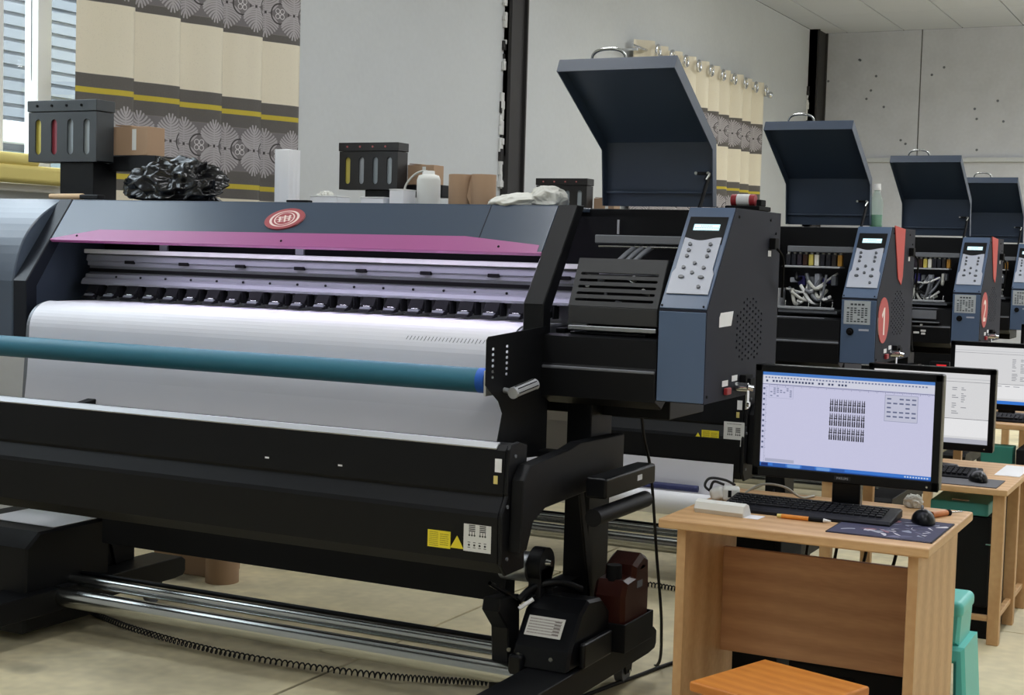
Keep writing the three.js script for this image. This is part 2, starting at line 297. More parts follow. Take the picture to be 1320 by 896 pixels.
{
  const c1 = thing('curtain', 'cream curtain with grey lace bands and gold stripes beside the window', 'curtain', [-3.34, 0, 0]);
  part(c1, 'curtain_panel', curtainGeo(-1.08, -2.68, 0.3, 3.1, 5, 0.09, false), curtainM);
  part(c1, 'rod', rod([0.0, 3.04, -0.9], [0.0, 3.04, -2.9], 0.012), M.chrome);
  for (let k = 0; k < 6; k++) part(c1, 'grommet', new THREE.TorusGeometry(0.028, 0.007, 8, 18).rotateY(Math.PI / 2).translate(0.05, 3.04, -1.12 - k * 0.305), M.chrome);
  for (const z of [-1.0, -2.8]) part(c1, 'rod_bracket', ext(-0.06, 0.012, 3.04 - 0.03, 3.04 - 0.01, z - 0.012, z + 0.012), M.chrome);
  const c2 = thing('curtain', 'cream grommet curtain hanging on a rod between the raised printer lids', 'curtain', [-3.34, 0, 0]);
  part(c2, 'curtain_panel', curtainGeo(-7.5, -10.85, 0.3, 3.1, 10, 0.13, true), curtainM);
  part(c2, 'rod', rod([0.07, 3.02, -7.3], [0.07, 3.02, -11.05], 0.014), M.chrome);
  part(c2, 'rod_finial', new THREE.SphereGeometry(0.035, 14, 10).translate(0.07, 3.02, -11.07), M.chrome);
  for (let k = 0; k < 10; k++) part(c2, 'grommet', new THREE.TorusGeometry(0.045, 0.012, 8, 18).rotateY(Math.PI / 2).translate(0.15, 3.02, -7.67 - k * 0.335), M.chrome);
  for (const z of [-7.4, -10.95]) part(c2, 'rod_bracket', ext(-0.06, 0.08, 3.02 - 0.03, 3.02 - 0.01, z - 0.012, z + 0.012), M.chrome);
}
/* ---------- printers ---------- */
const SL = { ey: [0, 0.797, -0.605], ez: [0, 0.605, 0.797] };    // frame of the sloping fronts
const slopeAt = (u, off = 0) => [0, 1.17 + 0.797 * u + 0.605 * off, -0.605 * u + 0.797 * off];
const onSlope = (g, x, u, off = 0) => { const o = slopeAt(u, off); return frame(g, [x, o[1], o[2]], [1, 0, 0], SL.ey, SL.ez); };
function textLines(g, x, y, w, n, dy, c) { g.fillStyle = c; for (let i = 0; i < n; i++) { let q = x; while (q < x + w - 4) { const l = 3 + rnd() * 7; g.fillRect(q, y + i * dy, Math.min(l, x + w - q), dy * 0.5); q += l + 3; } } }
const stickerWhite = std(0xffffff, 0.6, 0, { map: canvasTex(256, 300, (g, w, h) => {
  g.fillStyle = '#d4d4d2'; g.fillRect(0, 0, w, h); textLines(g, 40, 22, 180, 1, 16, '#555');
  for (const cx of [78, 178]) { g.fillStyle = '#3a3a3a'; for (let i = 0; i < 4; i++) g.fillRect(cx - 30, 70 + i * 16, 60, 10); for (const d of [-24, 0, 24]) { g.beginPath(); g.arc(cx + d, 160, 9, 0, 7); g.fill(); g.fillRect(cx + d - 3, 130, 6, 30); } }
  for (let i = 0; i < 4; i++) { g.fillStyle = '#2a2a2a'; g.beginPath(); g.arc(52 + i * 50, 244, 10, 0, 7); g.fill(); g.fillRect(40 + i * 50, 218, 24, 6); g.fillRect(40 + i * 50, 262, 24, 6); }
}) });
const stickerYellow = std(0xffffff, 0.6, 0, { map: canvasTex(256, 180, (g, w, h) => { g.fillStyle = '#e6d42c'; g.fillRect(0, 0, w, h); g.fillStyle = '#8a7a14'; textLines(g, 20, 16, 100, 8, 20, '#9a8818'); textLines(g, 140, 30, 96, 6, 22, '#9a8818'); }) });
const stickerTable = std(0xffffff, 0.6, 0, { map: canvasTex(256, 256, (g, w, h) => {
  g.fillStyle = '#aeb4b8'; g.fillRect(0, 0, w, h); g.fillStyle = '#33383d'; for (let i = 0; i < 4; i++) g.fillRect(62 + i * 36, 30, 26, 20);
  for (let r = 0; r < 7; r++) for (let c = 0; c < 6; c++) if (rnd() < 0.86) { g.fillRect(28 + c * 35, 74 + r * 24, 24, 14); }
}) });
const lcdM = std(0x111111, 0.3, 0, { emissive: 0xffffff, emissiveIntensity: 0.9, emissiveMap: canvasTex(256, 64, (g, w, h) => { g.fillStyle = '#9fd6e6'; g.fillRect(0, 0, w, h); g.fillStyle = '#e9fbff'; g.fillRect(6, 6, w - 12, h - 12); g.fillStyle = '#6fb0c0'; for (let i = 0; i < 14; i++) g.fillRect(14 + i * 17, 36, 12, 12); for (let i = 0; i < 7; i++) g.fillRect(70 + i * 17, 14, 12, 12); }) });
const emblemM = std(0xffffff, 0.5, 0, { map: canvasTex(512, 256, (g, w, h) => {
  g.fillStyle = '#a3454a'; g.fillRect(0, 0, w, h); g.lineWidth = 16; g.strokeStyle = '#efd9d2'; g.beginPath(); g.ellipse(w / 2, h / 2, 190, 88, 0, 0, 7); g.stroke();
  g.lineWidth = 9; g.beginPath(); g.ellipse(w / 2, h / 2, 150, 62, 0, 0, 7); g.stroke();
  g.lineWidth = 11; for (const [a, b, c, d] of [[180, 96, 330, 96], [170, 128, 345, 122], [190, 160, 330, 156], [210, 84, 200, 176], [262, 76, 258, 182], [312, 84, 318, 172]]) { g.beginPath(); g.moveTo(a, b); g.lineTo(c, d); g.stroke(); }
  g.beginPath(); g.arc(256, 128, 34, 0.5, 5.6); g.stroke();
}) });
function discM(txt) { return std(0xffffff, 0.55, 0, { map: canvasTex(256, 256, (g, w, h) => { g.fillStyle = '#bf4b45'; g.fillRect(0, 0, w, h); g.fillStyle = '#f1e3da'; g.font = 'bold 215px sans-serif'; g.textAlign = 'center'; g.textBaseline = 'middle'; g.fillText(txt, w / 2, h / 2 + 8); }) }); }

function controlBox(root, o) {
  const prof = [[0, 0.91], [0, 1.17], [-0.224, 1.465], [-0.67, 1.465], [-0.67, 0.91]];
  const b = part(root, 'control_box', prismX(prof, -0.142, -0.012, 0.002), M.boxSide);
  part(b, 'front_panel', ext(-0.141, -0.002, 0.912, 1.166, -0.002, 0.004, 0.002), M.bluePanel, 'blue grey lower front panel');
  part(b, 'sloping_panel', onSlope(new RoundedBoxGeometry(0.139, 0.364, 0.006, 1, 0.002), -0.0715, 0.186, 0.001), M.bluePanel);
  part(b, 'display_mask', onSlope(new RoundedBoxGeometry(0.116, 0.10, 0.003, 1, 0.001), -0.071, 0.281, 0.005), M.black);
  const wv = []; for (let k = 0; k <= 14; k++) { const t = k / 14; wv.push([-0.055 + 0.11 * t, 0.006 * Math.sin((0.15 - t) * 5.6) + 0.248]); }
  const sh = onSlope(new THREE.ExtrudeGeometry(shapeOf([[-0.062, 0.052], [0.062, 0.052], [0.062, 0.125], [0.055, 0.14], ...wv.reverse(), [-0.055, 0.14], [-0.062, 0.125]]), { depth: 0.0025, bevelEnabled: false }), -0.071, 0, 0.0062);
  part(b, 'button_sheet', sh, M.sheetGrey, 'light grey keypad sheet');
  const lg = new THREE.BoxGeometry(0.078, 0.021, 0.003); lg.userData.keep = true; part(b, 'display', onSlope(lg, -0.07, 0.291, 0.0075), lcdM, 'small lit display');
  const rows = [[348, [190, 345]], [395, [178, 330]], [440, [163, 317]], [495, [222]], [528, [135, 290]], [567, [200]], [600, [115, 268], 1], [672, [248]]];
  for (const [y, xs, wide] of rows) for (const x of xs) {
    const l = 190 - (y - 60) * 0.335, r = 540 - (y - 40) * 0.289, f = (x - l) / (r - l), u = (835 - y) / 795 * 0.37;
    const g = new THREE.CylinderGeometry(0.0052, 0.006, 0.006, 12).rotateX(Math.PI / 2); if (wide) g.scale(1.6, 0.9, 1);
    part(b, 'button', onSlope(g, -0.142 + 0.142 * f, u, 0.0112), M.buttonM);
  }
  for (const [x, u] of [[-0.135, 0.012], [-0.012, 0.012]]) part(b, 'screw', onSlope(new THREE.CylinderGeometry(0.003, 0.003, 0.003, 8).rotateX(Math.PI / 2), x, u, 0.005), M.dark);
  const vents = [];   // hexagonal field of slots punched through the side sheet
  for (let i = 0; i < 9; i++) for (let j = 0; j < 10; j++) {
    const z = -0.27 - i * 0.029, y = 1.02 + j * 0.0188 + (i % 2) * 0.0094, q = Math.abs(i - 4) / 4;
    if (y < 1.008 + 0.045 * Math.max(0, q - 0.3) || y > 1.205 - 0.06 * Math.max(0, q - 0.3)) continue;
    vents.push([0, 1, 2, 3, 4, 5].map((k) => [z + 0.0075 * Math.cos(k * 1.0472), y + 0.0046 * Math.sin(k * 1.0472)]));
  }
  part(b, 'perforated_side', prismX(prof, -0.012, 0, 0.0005, vents), M.boxSide);
  for (const [y, z] of [[1.44, -0.25], [1.44, -0.56], [1.35, -0.64], [0.93, -0.02], [1.40, -0.62]]) part(b, 'screw', rod([0, y, z], [0.003, y, z], 0.004, 0.004, 8), M.dark);
  part(b, 'switch', ext(0, 0.012, 0.925, 0.945, -0.205, -0.165), M.redBright, 'red power switch');
  for (const z of [-0.175, -0.26]) part(b, 'tag', sidePlate(0.05, 0.017, 0.001, 0.958 + (z < -0.2 ? 0.01 : 0), z), M.paper);
  part(b, 'connector', [rod([0, 0.943, -0.27], [0.04, 0.943, -0.27], 0.013), rod([0.04, 0.943, -0.27], [0.055, 0.94, -0.275], 0.009)], M.chrome);
  part(b, 'socket', [ext(0, 0.02, 0.925, 0.975, -0.38, -0.31), ext(0.02, 0.03, 0.935, 0.965, -0.37, -0.325)], M.dark);
  part(b, 'latch', [ext(-0.004, 0.003, 0.865, 0.925, -0.405, -0.38), rod([0.003, 0.88, -0.392], [0.008, 0.88, -0.392], 0.008)], M.silver);
  part(b, 'side_plug', [ext(0, 0.02, 1.35, 1.385, -0.595, -0.555), wire([[0.015, 1.36, -0.57], [0.03, 1.33, -0.6], [0.02, 1.27, -0.65], [0.01, 1.2, -0.68]], 0.004, 20)], M.dark);
  part(b, 'tag', sidePlate(0.03, 0.018, 0.001, 1.337, -0.56), M.paper);
  if (o.number === undefined) part(b, 'paper_scrap', frame(new THREE.ExtrudeGeometry(shapeOf([[-0.06, -0.02], [0.045, -0.018], [0.052, -0.002], [0.062, 0.024], [-0.05, 0.021], [-0.06, 0.008]]), { depth: 0.001, bevelEnabled: false }), [0.0005, 1.142, -0.165], [0, 0, -1], [0, 1, 0], [1, 0, 0]), M.paper, 'torn scrap of white paper');
  else {
    const dg = new THREE.CylinderGeometry(0.093, 0.093, 0.003, 32); dg.userData.keep = true; dg.rotateX(Math.PI / 2); dg.rotateZ(Math.PI / 2); dg.rotateY(Math.PI / 2);
    if (o.number) part(b, 'number_disc', dg.translate(0.002, 1.085, -0.115), discM(o.number), 'red disc with pale number ' + o.number);
    part(b, 'red_tag', frame(new THREE.ExtrudeGeometry(shapeOf([[-0.1, 0.12], [0.1, 0.11], [0.085, -0.09], [0.06, -0.125], [0.0, -0.10]]), { depth: 0.003, bevelEnabled: false }), [0.001, 1.352, -0.35], [0, 0, -1], [0, 1, 0], [1, 0, 0]), M.red, 'red hanging tag');
    part(b, 'chart_sticker', plate(0.106, 0.094, -0.077, 1.116, 0.0046), stickerTable);
    part(b, 'knob', [rod([-0.103, 1.039, 0.003], [-0.103, 1.039, 0.007], 0.015, 0.015, 18), rod([-0.103, 1.039, 0.007], [-0.103, 1.039, 0.018], 0.009, 0.008, 14)], M.dark);
    part(b, 'tag', plate(0.04, 0.008, -0.048, 1.047, 0.0046), M.sheetGrey);
  }
  return b;
}
function lidPart(root) {
  const X0 = -0.515, X1 = -0.146, t = 0.004;
  const line = [[-0.468, 1.475], [-0.445, 1.675], [-0.085, 1.888]];
  const l = part(root, 'lid', [sheetX(line, X0, X1, t), sheetX([[-0.085, 1.886], [-0.068, 1.852]], X0, X1, t)], M.lid, 'raised dark blue sheet metal lid');
  const side = [[-0.468, 1.475], [-0.445, 1.675], [-0.085, 1.888], [-0.068, 1.852], [-0.415, 1.648], [-0.435, 1.475]];
  for (const x of [X0, X1 - 0.004]) part(l, 'side_flange', prismX(side, x, x + 0.004, 0.001), M.lid);
  part(l, 'crease_rib', ext(X0 + 0.004, X1 - 0.004, 1.515, 1.522, -0.458, -0.448, 0.002), M.lid);
  part(l, 'lid_handle', wire([[-0.43, 1.868, -0.13], [-0.425, 1.905, -0.125], [-0.405, 1.918, -0.122], [-0.345, 1.918, -0.122], [-0.325, 1.905, -0.125], [-0.32, 1.868, -0.13]], 0.005, 40, 8), M.silver, 'bent steel handle');
  part(l, 'strut', [rod([-0.165, 1.46, -0.36], [-0.158, 1.575, -0.43], 0.006), ext(-0.2, -0.155, 1.572, 1.582, -0.44, -0.43)], M.black);
  part(l, 'strut_bolts', [rod([-0.2, 1.577, -0.43], [-0.2, 1.577, -0.42], 0.005), rod([-0.16, 1.577, -0.43], [-0.16, 1.577, -0.42], 0.005), rod([-0.165, 1.555, -0.415], [-0.158, 1.575, -0.428], 0.007)], M.silver);
}
function sideFrame(root, x, z0 = -0.38, z1 = 0.66) { // foot with castors and post
  const f = part(root, 'foot', prismX([[z0, 0.095], [z0 - 0.012, 0.11], [z0 - 0.012, 0.15], [z0 + 0.01, 0.165], [z1, 0.165], [z1 + 0.015, 0.15], [z1 + 0.015, 0.1], [z1, 0.09], [z0 + 0.05, 0.09]], x - 0.07, x + 0.07), M.black);
  for (const z of [z0 + 0.09, z1 - 0.09]) {
    part(f, 'castor_fork', [ext(x - 0.022, x + 0.022, 0.07, 0.095, z - 0.03, z + 0.03), prismX([[z - 0.035, 0.09], [z + 0.035, 0.09], [z + 0.022, 0.03], [z - 0.022, 0.03]], x + 0.016, x + 0.022), prismX([[z - 0.035, 0.09], [z + 0.035, 0.09], [z + 0.022, 0.03], [z - 0.022, 0.03]], x - 0.022, x - 0.016)], M.black);
    part(f, 'castor_wheel', [rod([x - 0.014, 0.036, z], [x + 0.014, 0.036, z], 0.036, 0.036, 24)], M.midGrey); part(f, 'axle', rod([x - 0.025, 0.036, z], [x + 0.026, 0.036, z], 0.006), M.silver);
  }
  part(root, 'post', [ext(x - 0.12, x - 0.04, 0.165, 0.93, -0.24, -0.083, 0.004), prismX([[-0.083, 0.165], [0.06, 0.165], [-0.083, 0.36]], x - 0.084, x - 0.076), prismX([[-0.02, 0.64], [0.01, 0.64], [-0.13, 0.165], [-0.16, 0.165]], x - 0.038, x - 0.03)], M.black);
}
function dryer(root, o) {
  const x0 = -2.62, x1 = -0.385;
  const prof = [[0.35, 0.80], [0.40, 0.812], [0.432, 0.808], [0.446, 0.795], [0.456, 0.682], [0.452, 0.673], [0.479, 0.634], [0.483, 0.622], [0.478, 0.50], [0.45, 0.468], [0.35, 0.47]];
  const d = part(root, 'dryer', prismX(prof, x0, x1, 0.004), M.black, 'long black heated dryer box');
  part(d, 'top_trim', prismX([[0.425, 0.8142], [0.435, 0.813], [0.4475, 0.8005], [0.4455, 0.797], [0.432, 0.808], [0.425, 0.809]], x0, x1 - 0.03, 0.0005), M.lightMetal, 'bare metal top edge');
  part(d, 'end_cap', prismX(prof.map(([z, y]) => [z + (z > 0.4 ? 0.004 : -0.004), y + (y > 0.6 ? 0.004 : -0.004)]), x1, x1 + 0.012, 0.003), M.black);
  const fz = 0.4815, dy = o.stickerDy ?? 0;
  part(d, 'white_sticker', plate(0.082, 0.093, o.stickerX ?? -0.447, 0.571 + dy, fz), stickerWhite);
  part(d, 'yellow_sticker', plate(0.07, 0.046, o.yellowX ?? -0.563, 0.547 + dy * 1.1, fz), stickerYellow);
  part(d, 'warning_triangle', prismZ([[-0.02, 0], [0.02, 0], [0, 0.034]].map(([a, b]) => [a + (o.triX ?? -0.508), b + 0.528 + dy * 1.05]), fz - 0.001, fz + 0.0005, 0), M.yellow);
  part(d, 'hang_tag', plate(0.02, 0.036, -0.405, 0.756, 0.453), M.paper); part(d, 'yellow_tag', plate(0.012, 0.022, -0.41, 0.718, 0.457), M.yellowSoft);
  for (const x of [-1.15, -0.90]) part(d, 'label_dot', plate(0.014, 0.005, x, 0.712, 0.4555), M.paper);
  for (const [y, z] of [[0.78, 0.42], [0.65, 0.46], [0.51, 0.455]]) part(d, 'screw', rod([x1 + 0.012, y, z], [x1 + 0.016, y, z], 0.005, 0.005, 8), M.midGrey);
  part(root, 'skirt_beam', ext(-2.08, -0.545, 0.30, 0.52, 0.05, 0.11, 0.004), M.blackMatt);
  // arm that carries the dryer from the post
  const arm = [[-0.245, 0.778], [0.08, 0.785], [0.16, 0.772], [0.40, 0.757], [0.44, 0.72], [0.45, 0.53], [0.41, 0.53], [0.375, 0.60], [0.30, 0.628], [-0.245, 0.645]];
  part(root, 'dryer_arm', prismX(arm, -0.372, -0.335, 0.003), M.black);
  part(root, 'dryer_arm', prismX(arm, -2.17, -2.13, 0.003), M.black);
}
function basePrinter(i, o) {
  const root = thing('large_format_printer', o.label, 'printer', [o.dx ?? 0, 0, -2.0 * i]);
  controlBox(root, o); lidPart(root);
  // uprights along the front profile
  const up = [[0, 0.90], [0.004, 1.17], [-0.222, 1.468], [-0.27, 1.468], [-0.05, 1.15], [-0.05, 0.90]];
  part(root, 'upright', prismX(up, -0.568, -0.502, 0.003), M.black);
  part(root, 'upright', prismX(up, -2.60, -2.537, 0.003), M.postGrey);
  // left cabinet with its bulging front
  const arc = []; for (let k = 0; k <= 12; k++) { const t = k / 12; arc.push([-0.24 + 0.245 * t + 0.05 * Math.sin(Math.PI * t), 1.468 - 0.30 * t + 0.03 * Math.sin(Math.PI * t)]); }
  part(root, 'left_cabinet', prismX([[-0.67, 0.91], [-0.67, 1.468], ...arc, [0.005, 0.91]], -2.98, -2.60, 0.004), M.cabinet, 'grey blue end cabinet with bulging front');
  // body behind and above the print bed
  part(root, 'rear_cover', [ext(-2.60, -0.142, 0.91, 1.466, -0.67, -0.46, 0.004)], M.black);
  part(root, 'top_cover', ext(-2.537, -0.568, 1.452, 1.467, -0.47, -0.222, 0.003), M.hood);
  const hd = part(root, 'hood', onSlope(new RoundedBoxGeometry(1.968, 0.185, 0.008, 1, 0.003), -1.5525, 0.2775, -0.003), M.hood, 'dark blue grey sloping hood');
  part(root, 'bay_lining', [ext(-0.502, -0.142, 0.98, 1.46, -0.465, -0.455, 0), ext(-0.5, -0.142, 1.0, 1.085, -0.46, -0.03, 0.002)], M.black);
  part(root, 'front_cover', [prismX([[-0.03, 1.085], [0.0, 1.08], [0.004, 1.0], [0.012, 0.985], [0.006, 0.905], [-0.05, 0.88], [-0.08, 0.9]], -0.502, -0.144, 0.003)], M.black, 'black cover under the parking bay');
  part(root, 'cover_ridge', ext(-0.498, -0.146, 0.985, 0.994, 0.002, 0.013, 0.003), M.midGrey);
  part(root, 'lower_beam', ext(-2.6, -0.16, 0.84, 1.02, -0.46, -0.16, 0.004), M.black);
  // cap over the parking station
  part(root, 'carriage_cap', ext(-0.43, -0.15, 1.354, 1.379, -0.30, -0.19, 0.003), M.midGrey);
  sideFrame(root, -0.335); sideFrame(root, -2.2);
  part(root, 'cross_beam', ext(-2.15, -0.385, 0.722, 0.742, -0.04, 0.02, 0.004), M.black);
  dryer(root, o);
  // rear media holder bars beside the post
  part(root, 'feed_arm', [ext(-0.30, -0.235, 0.635, 0.695, -0.26, 0.12, 0.008)], M.blackGloss); part(root, 'feed_tube', [rod([-0.255, 0.588, 0.16], [-0.255, 0.588, -0.23], 0.025, 0.025, 20)], M.black);
  part(root, 'feed_label', sidePlate(0.035, 0.016, -0.2345, 0.668, -0.13), M.paper);
  // take-up tubes close to the floor
  const t1 = part(root, 'take_up_tube', rod([-2.25, 0.135, 0.24], [-0.42, 0.135, 0.24], 0.032, 0.032, 24), M.silver, 'polished steel tube near the floor');
  const t2 = part(root, 'take_up_tube', rod([-2.25, 0.172, 0.15], [-0.42, 0.172, 0.15], 0.02, 0.02, 20), M.silver);
  part(root, 'flat_bar', ext(-2.25, -0.42, 0.135, 0.142, 0.16, 0.205, 0.001), M.silver); part(root, 'shaft', rod([-2.25, 0.187, 0.105], [-0.42, 0.187, 0.105], 0.008, 0.008, 10), M.blackGloss);
  return root;
}
const led = new THREE.Color(0.82, 0.76, 1.0);
/* printer in front, with all that its open bed shows */
{
  const root = basePrinter(0, { label: 'black large format printer loaded with a white sheet, round red emblem on its hood' });
  const hood = root.children.find((c) => c.name === 'hood');
  const stripe = [[-2.53, 0.192], [-2.33, 0.235], [-0.85, 0.243], [-0.585, 0.215], [-0.585, 0.188], [-2.53, 0.186]];
  part(hood, 'pink_stripe', onSlope(new THREE.ExtrudeGeometry(shapeOf(stripe.map(([x, u]) => [x, u])), { depth: 0.0015, bevelEnabled: false }), 0, 0, 0.001), M.pink, 'magenta pink printed stripe');
  part(hood, 'lip', onSlope(new RoundedBoxGeometry(1.968, 0.007, 0.014, 1, 0.002), -1.5525, 0.1865, -0.004), M.pink);
  const em = new THREE.CylinderGeometry(1, 1, 0.006, 40); em.userData.keep = true; em.rotateX(Math.PI / 2).scale(0.077, 0.043, 1).rotateZ(0.16);
  part(hood, 'emblem', onSlope(em, -1.555, 0.296, 0.004), emblemM, 'oval red badge with pale ring emblem');
  part(hood, 'seam', onSlope(new THREE.BoxGeometry(0.002, 0.18, 0.001), -0.80, 0.28, 0.0015), M.black);
  for (const x of [-2.42, -1.53, -0.72]) part(hood, 'screw', onSlope(new THREE.CylinderGeometry(0.004, 0.004, 0.003, 8).rotateX(Math.PI / 2), x, 0.205, 0.003), M.dark);
  // carriage beam
  const bx0 = -2.53, bx1 = -0.15;
  const beam = part(root, 'carriage_beam', ext(bx0, bx1, 1.165, 1.28, -0.42, -0.305, 0.003), M.greyMetal);
  part(beam, 'back_panel', ext(bx0, bx1, 1.28, 1.44, -0.43, -0.42, 0), M.black);
  part(beam, 'guide_rail', ext(bx0, bx1, 1.272, 1.288, -0.315, -0.275, 0.003), M.white, 'bright linear rail');
  part(beam, 'upper_profile', prismX([[-0.306, 1.27], [-0.292, 1.266], [-0.288, 1.246], [-0.296, 1.242], [-0.296, 1.228], [-0.306, 1.226]], bx0, bx1, 0.001), M.beamMetal);
  part(beam, 'drive_belt', ext(bx0, bx1, 1.204, 1.217, -0.306, -0.300, 0.001), M.dark);
  part(beam, 'lower_profile', prismX([[-0.306, 1.20], [-0.286, 1.196], [-0.284, 1.184], [-0.27, 1.178], [-0.262, 1.166], [-0.262, 1.158], [-0.306, 1.158]], bx0, bx1, 0.001), M.beamMetal);
  for (let k = 0; k < 9; k++) part(beam, 'clip', ext(-2.34 + k * 0.25, -2.30 + k * 0.25, 1.237, 1.249, -0.294, -0.28, 0.002), M.dark);
  for (let k = 0; k < 19; k++) part(beam, 'bolt', rod([-2.38 + k * 0.115, 1.188, -0.286], [-2.38 + k * 0.115, 1.188, -0.281], 0.004, 0.004, 8), M.dark);
  for (const x of [-2.22, -1.62]) part(beam, 'sensor_strip', ext(x, x + 0.035, 1.288, 1.315, -0.34, -0.33, 0.002), M.lightMetal);
  // pinch rollers
  for (let k = 0; k < 21; k++) {
    const x = -2.46 + k * 0.092;
    const p = part(root, 'pinch_roller_unit', [prismX([[-0.29, 1.157], [-0.255, 1.157], [-0.235, 1.128], [-0.245, 1.118], [-0.29, 1.122]], x - 0.026, x + 0.026, 0.002), ext(x + 0.028, x + 0.033, 1.115, 1.155, -0.29, -0.25, 0.001), prismX([[-0.25, 1.13], [-0.215, 1.114], [-0.205, 1.108], [-0.25, 1.112]], x - 0.022, x + 0.022, 0.001)], M.blackMatt);
    part(p, 'roller', rod([x - 0.02, 1.1165, -0.232], [x + 0.02, 1.1165, -0.232], 0.009, 0.009, 12), M.midGrey);
    part(p, 'spring', rod([x - 0.012, 1.126, -0.238], [x + 0.012, 1.126, -0.238], 0.004, 0.004, 8), M.silver);
  }
  part(root, 'bed_back', ext(-2.52, -0.51, 1.095, 1.16, -0.345, -0.335, 0), M.lightMetal);
  // bed and its rounded front apron
  const bed = [[-0.34, 1.098]]; for (let k = 0; k <= 10; k++) { const a = k / 10 * Math.PI / 2; bed.push([-0.03 + 0.095 * Math.sin(a), 1.003 + 0.095 * Math.cos(a)]); } bed.push([0.085, 0.74], [-0.02, 0.74], [-0.34, 0.98]);
  part(root, 'print_bed', prismX(bed, -2.475, -0.57, 0.002), M.greyMetal);
  // light strip under the hood
  const ls = part(root, 'light_strip', ext(-2.2, -0.53, 1.338, 1.348, -0.20, -0.18, 0.002), std(0xffffff, 0.5, 0, { emissive: led, emissiveIntensity: 3 }), 'lit lavender white strip under the hood');
  const l = new THREE.RectAreaLight(led, 21, 1.66, 0.02); l.position.set(-1.365, 1.335, -0.19); l.rotation.x = -Math.PI / 2 - 0.45; l.castShadow = true; root.add(l);
  // print head carriage parked at the right
  const P0 = [-0.1, 1.307], P1 = [-0.03, 1.168], L = Math.hypot(0.07, 0.139), ey = [0, 0.139 / L, -0.07 / L], ez = [0, 0.07 / L, 0.139 / L];
  const holes = []; for (let k = 0; k < 5; k++) holes.push(slotPath(0, 0.105 - k * 0.021 - L / 2, 0.245, 0.009));
  const face = new THREE.ExtrudeGeometry(shapeOf([[-0.139, -L / 2], [0.139, -L / 2], [0.139, L / 2], [-0.139, L / 2]], holes), { depth: 0.003, bevelEnabled: false });
  const car = part(root, 'print_carriage', [frame(face, [-0.297, (P0[1] + P1[1]) / 2, (P0[0] + P1[0]) / 2], [1, 0, 0], ey, ez), ext(-0.436, -0.158, 1.118, 1.168, -0.033, -0.027, 0.002), prismX([[-0.1, 1.307], [-0.03, 1.168], [-0.03, 1.118], [-0.24, 1.118], [-0.24, 1.307]], -0.437, -0.434, 0.0005), prismX([[-0.1, 1.307], [-0.03, 1.168], [-0.03, 1.118], [-0.24, 1.118], [-0.24, 1.307]], -0.16, -0.157, 0.0005)], std(0x2a2b2d, 0.5, 0, powder), 'black vented print head cover');
  part(car, 'head_block', ext(-0.42, -0.17, 1.13, 1.26, -0.22, -0.12, 0.004), M.dark);
  for (let k = 0; k < 9; k++) { const x = rr(-0.41, -0.19), y = rr(1.17, 1.27), z = -0.05 - (y - 1.17) * 0.5 - 0.02; part(car, 'head_fitting', rod([x, y, z], [x + rr(-0.03, 0.03), y + rr(-0.015, 0.015), z - 0.02], rr(0.004, 0.009), 0.005, 8), [M.white, M.silver, M.midGrey][k % 3]); }
  part(car, 'base_strip', ext(-0.436, -0.16, 1.099, 1.112, -0.045, -0.026, 0.002), M.brushed, 'bare metal strip');
  part(car, 'cable_chain', [0, 1, 2].map((k) => wire([[-0.33 + k * 0.025, 1.30, -0.14], [-0.315 + k * 0.025, 1.325, -0.17], [-0.30 + k * 0.025, 1.35, -0.22]], 0.008, 10, 6)), M.midGrey);
  part(car, 'rod', rod([-0.42, 1.345, -0.2], [-0.16, 1.345, -0.2], 0.004), M.silver);
  for (let k = 0; k < 7; k++) part(root, 'bay_mark', plate(0.008, 0.01, -0.495 + k * 0.0115, 1.368, -0.453), M.lightMetal);
  part(root, 'bay_strip', ext(-0.445, -0.438, 1.385, 1.43, -0.4, -0.395, 0.001), M.lightMetal);
  part(root, 'cap_station', [ext(-0.49, -0.46, 1.085, 1.10, -0.2, -0.06), ext(-0.44, -0.2, 1.085, 1.093, -0.2, -0.05)], M.blackGloss);
  // bracket plate that holds the tube, with two columns of slots
  const slots = []; for (let k = 0; k < 6; k++) { slots.push(slotPath(0.315, 1.053 - k * 0.0155, 0.018, 0.008)); slots.push(slotPath(0.231, 1.057 - k * 0.0155, 0.018, 0.008)); }
  part(root, 'tube_bracket', prismX([[-0.02, 1.105], [0.345, 1.088], [0.355, 1.08], [0.355, 0.955], [0.275, 0.905], [0.25, 0.87], [0.295, 0.74], [-0.04, 0.72], [-0.04, 0.9]], -0.503, -0.5, 0.0003, slots), M.black, 'black side plate with white slots');
    part(root, 'crank_handle', [rod([-0.5, 0.935, 0.245], [-0.455, 0.93, 0.25], 0.008), rod([-0.465, 0.93, 0.262], [-0.452, 0.948, 0.15], 0.0165, 0.0165, 20)], M.lightMetal, 'ribbed silver handle');
  for (const [dx, dy] of [[0.0165, 0], [0.012, 0.012], [0.012, -0.012], [0.002, 0.0168]]) part(root, 'handle_groove', rod([-0.463 + dx, 0.931 + dy, 0.255], [-0.453 + dx, 0.9465 + dy, 0.158], 0.0016, 0.0016, 6), M.dark);
  part(root, 'tube_socket', [ext(-0.571, -0.563, 0.912, 0.985, 0.165, 0.235, 0.002), rod([-0.565, 0.953, 0.2], [-0.505, 0.953, 0.2], 0.012)], M.plastic);
  // take-up motor on the right foot
  const mo = part(root, 'take_up_motor', [prismX([[-0.03, 0.168], [-0.03, 0.29], [0.03, 0.335], [0.12, 0.345], [0.172, 0.315], [0.242, 0.222], [0.255, 0.168]], -0.45, -0.275, 0.008), ext(-0.455, -0.41, 0.03, 0.2, -0.02, 0.27, 0.01), ext(-0.27, -0.25, 0.168, 0.24, 0.0, 0.2, 0.008)], M.blackGloss, 'black take up motor housing');
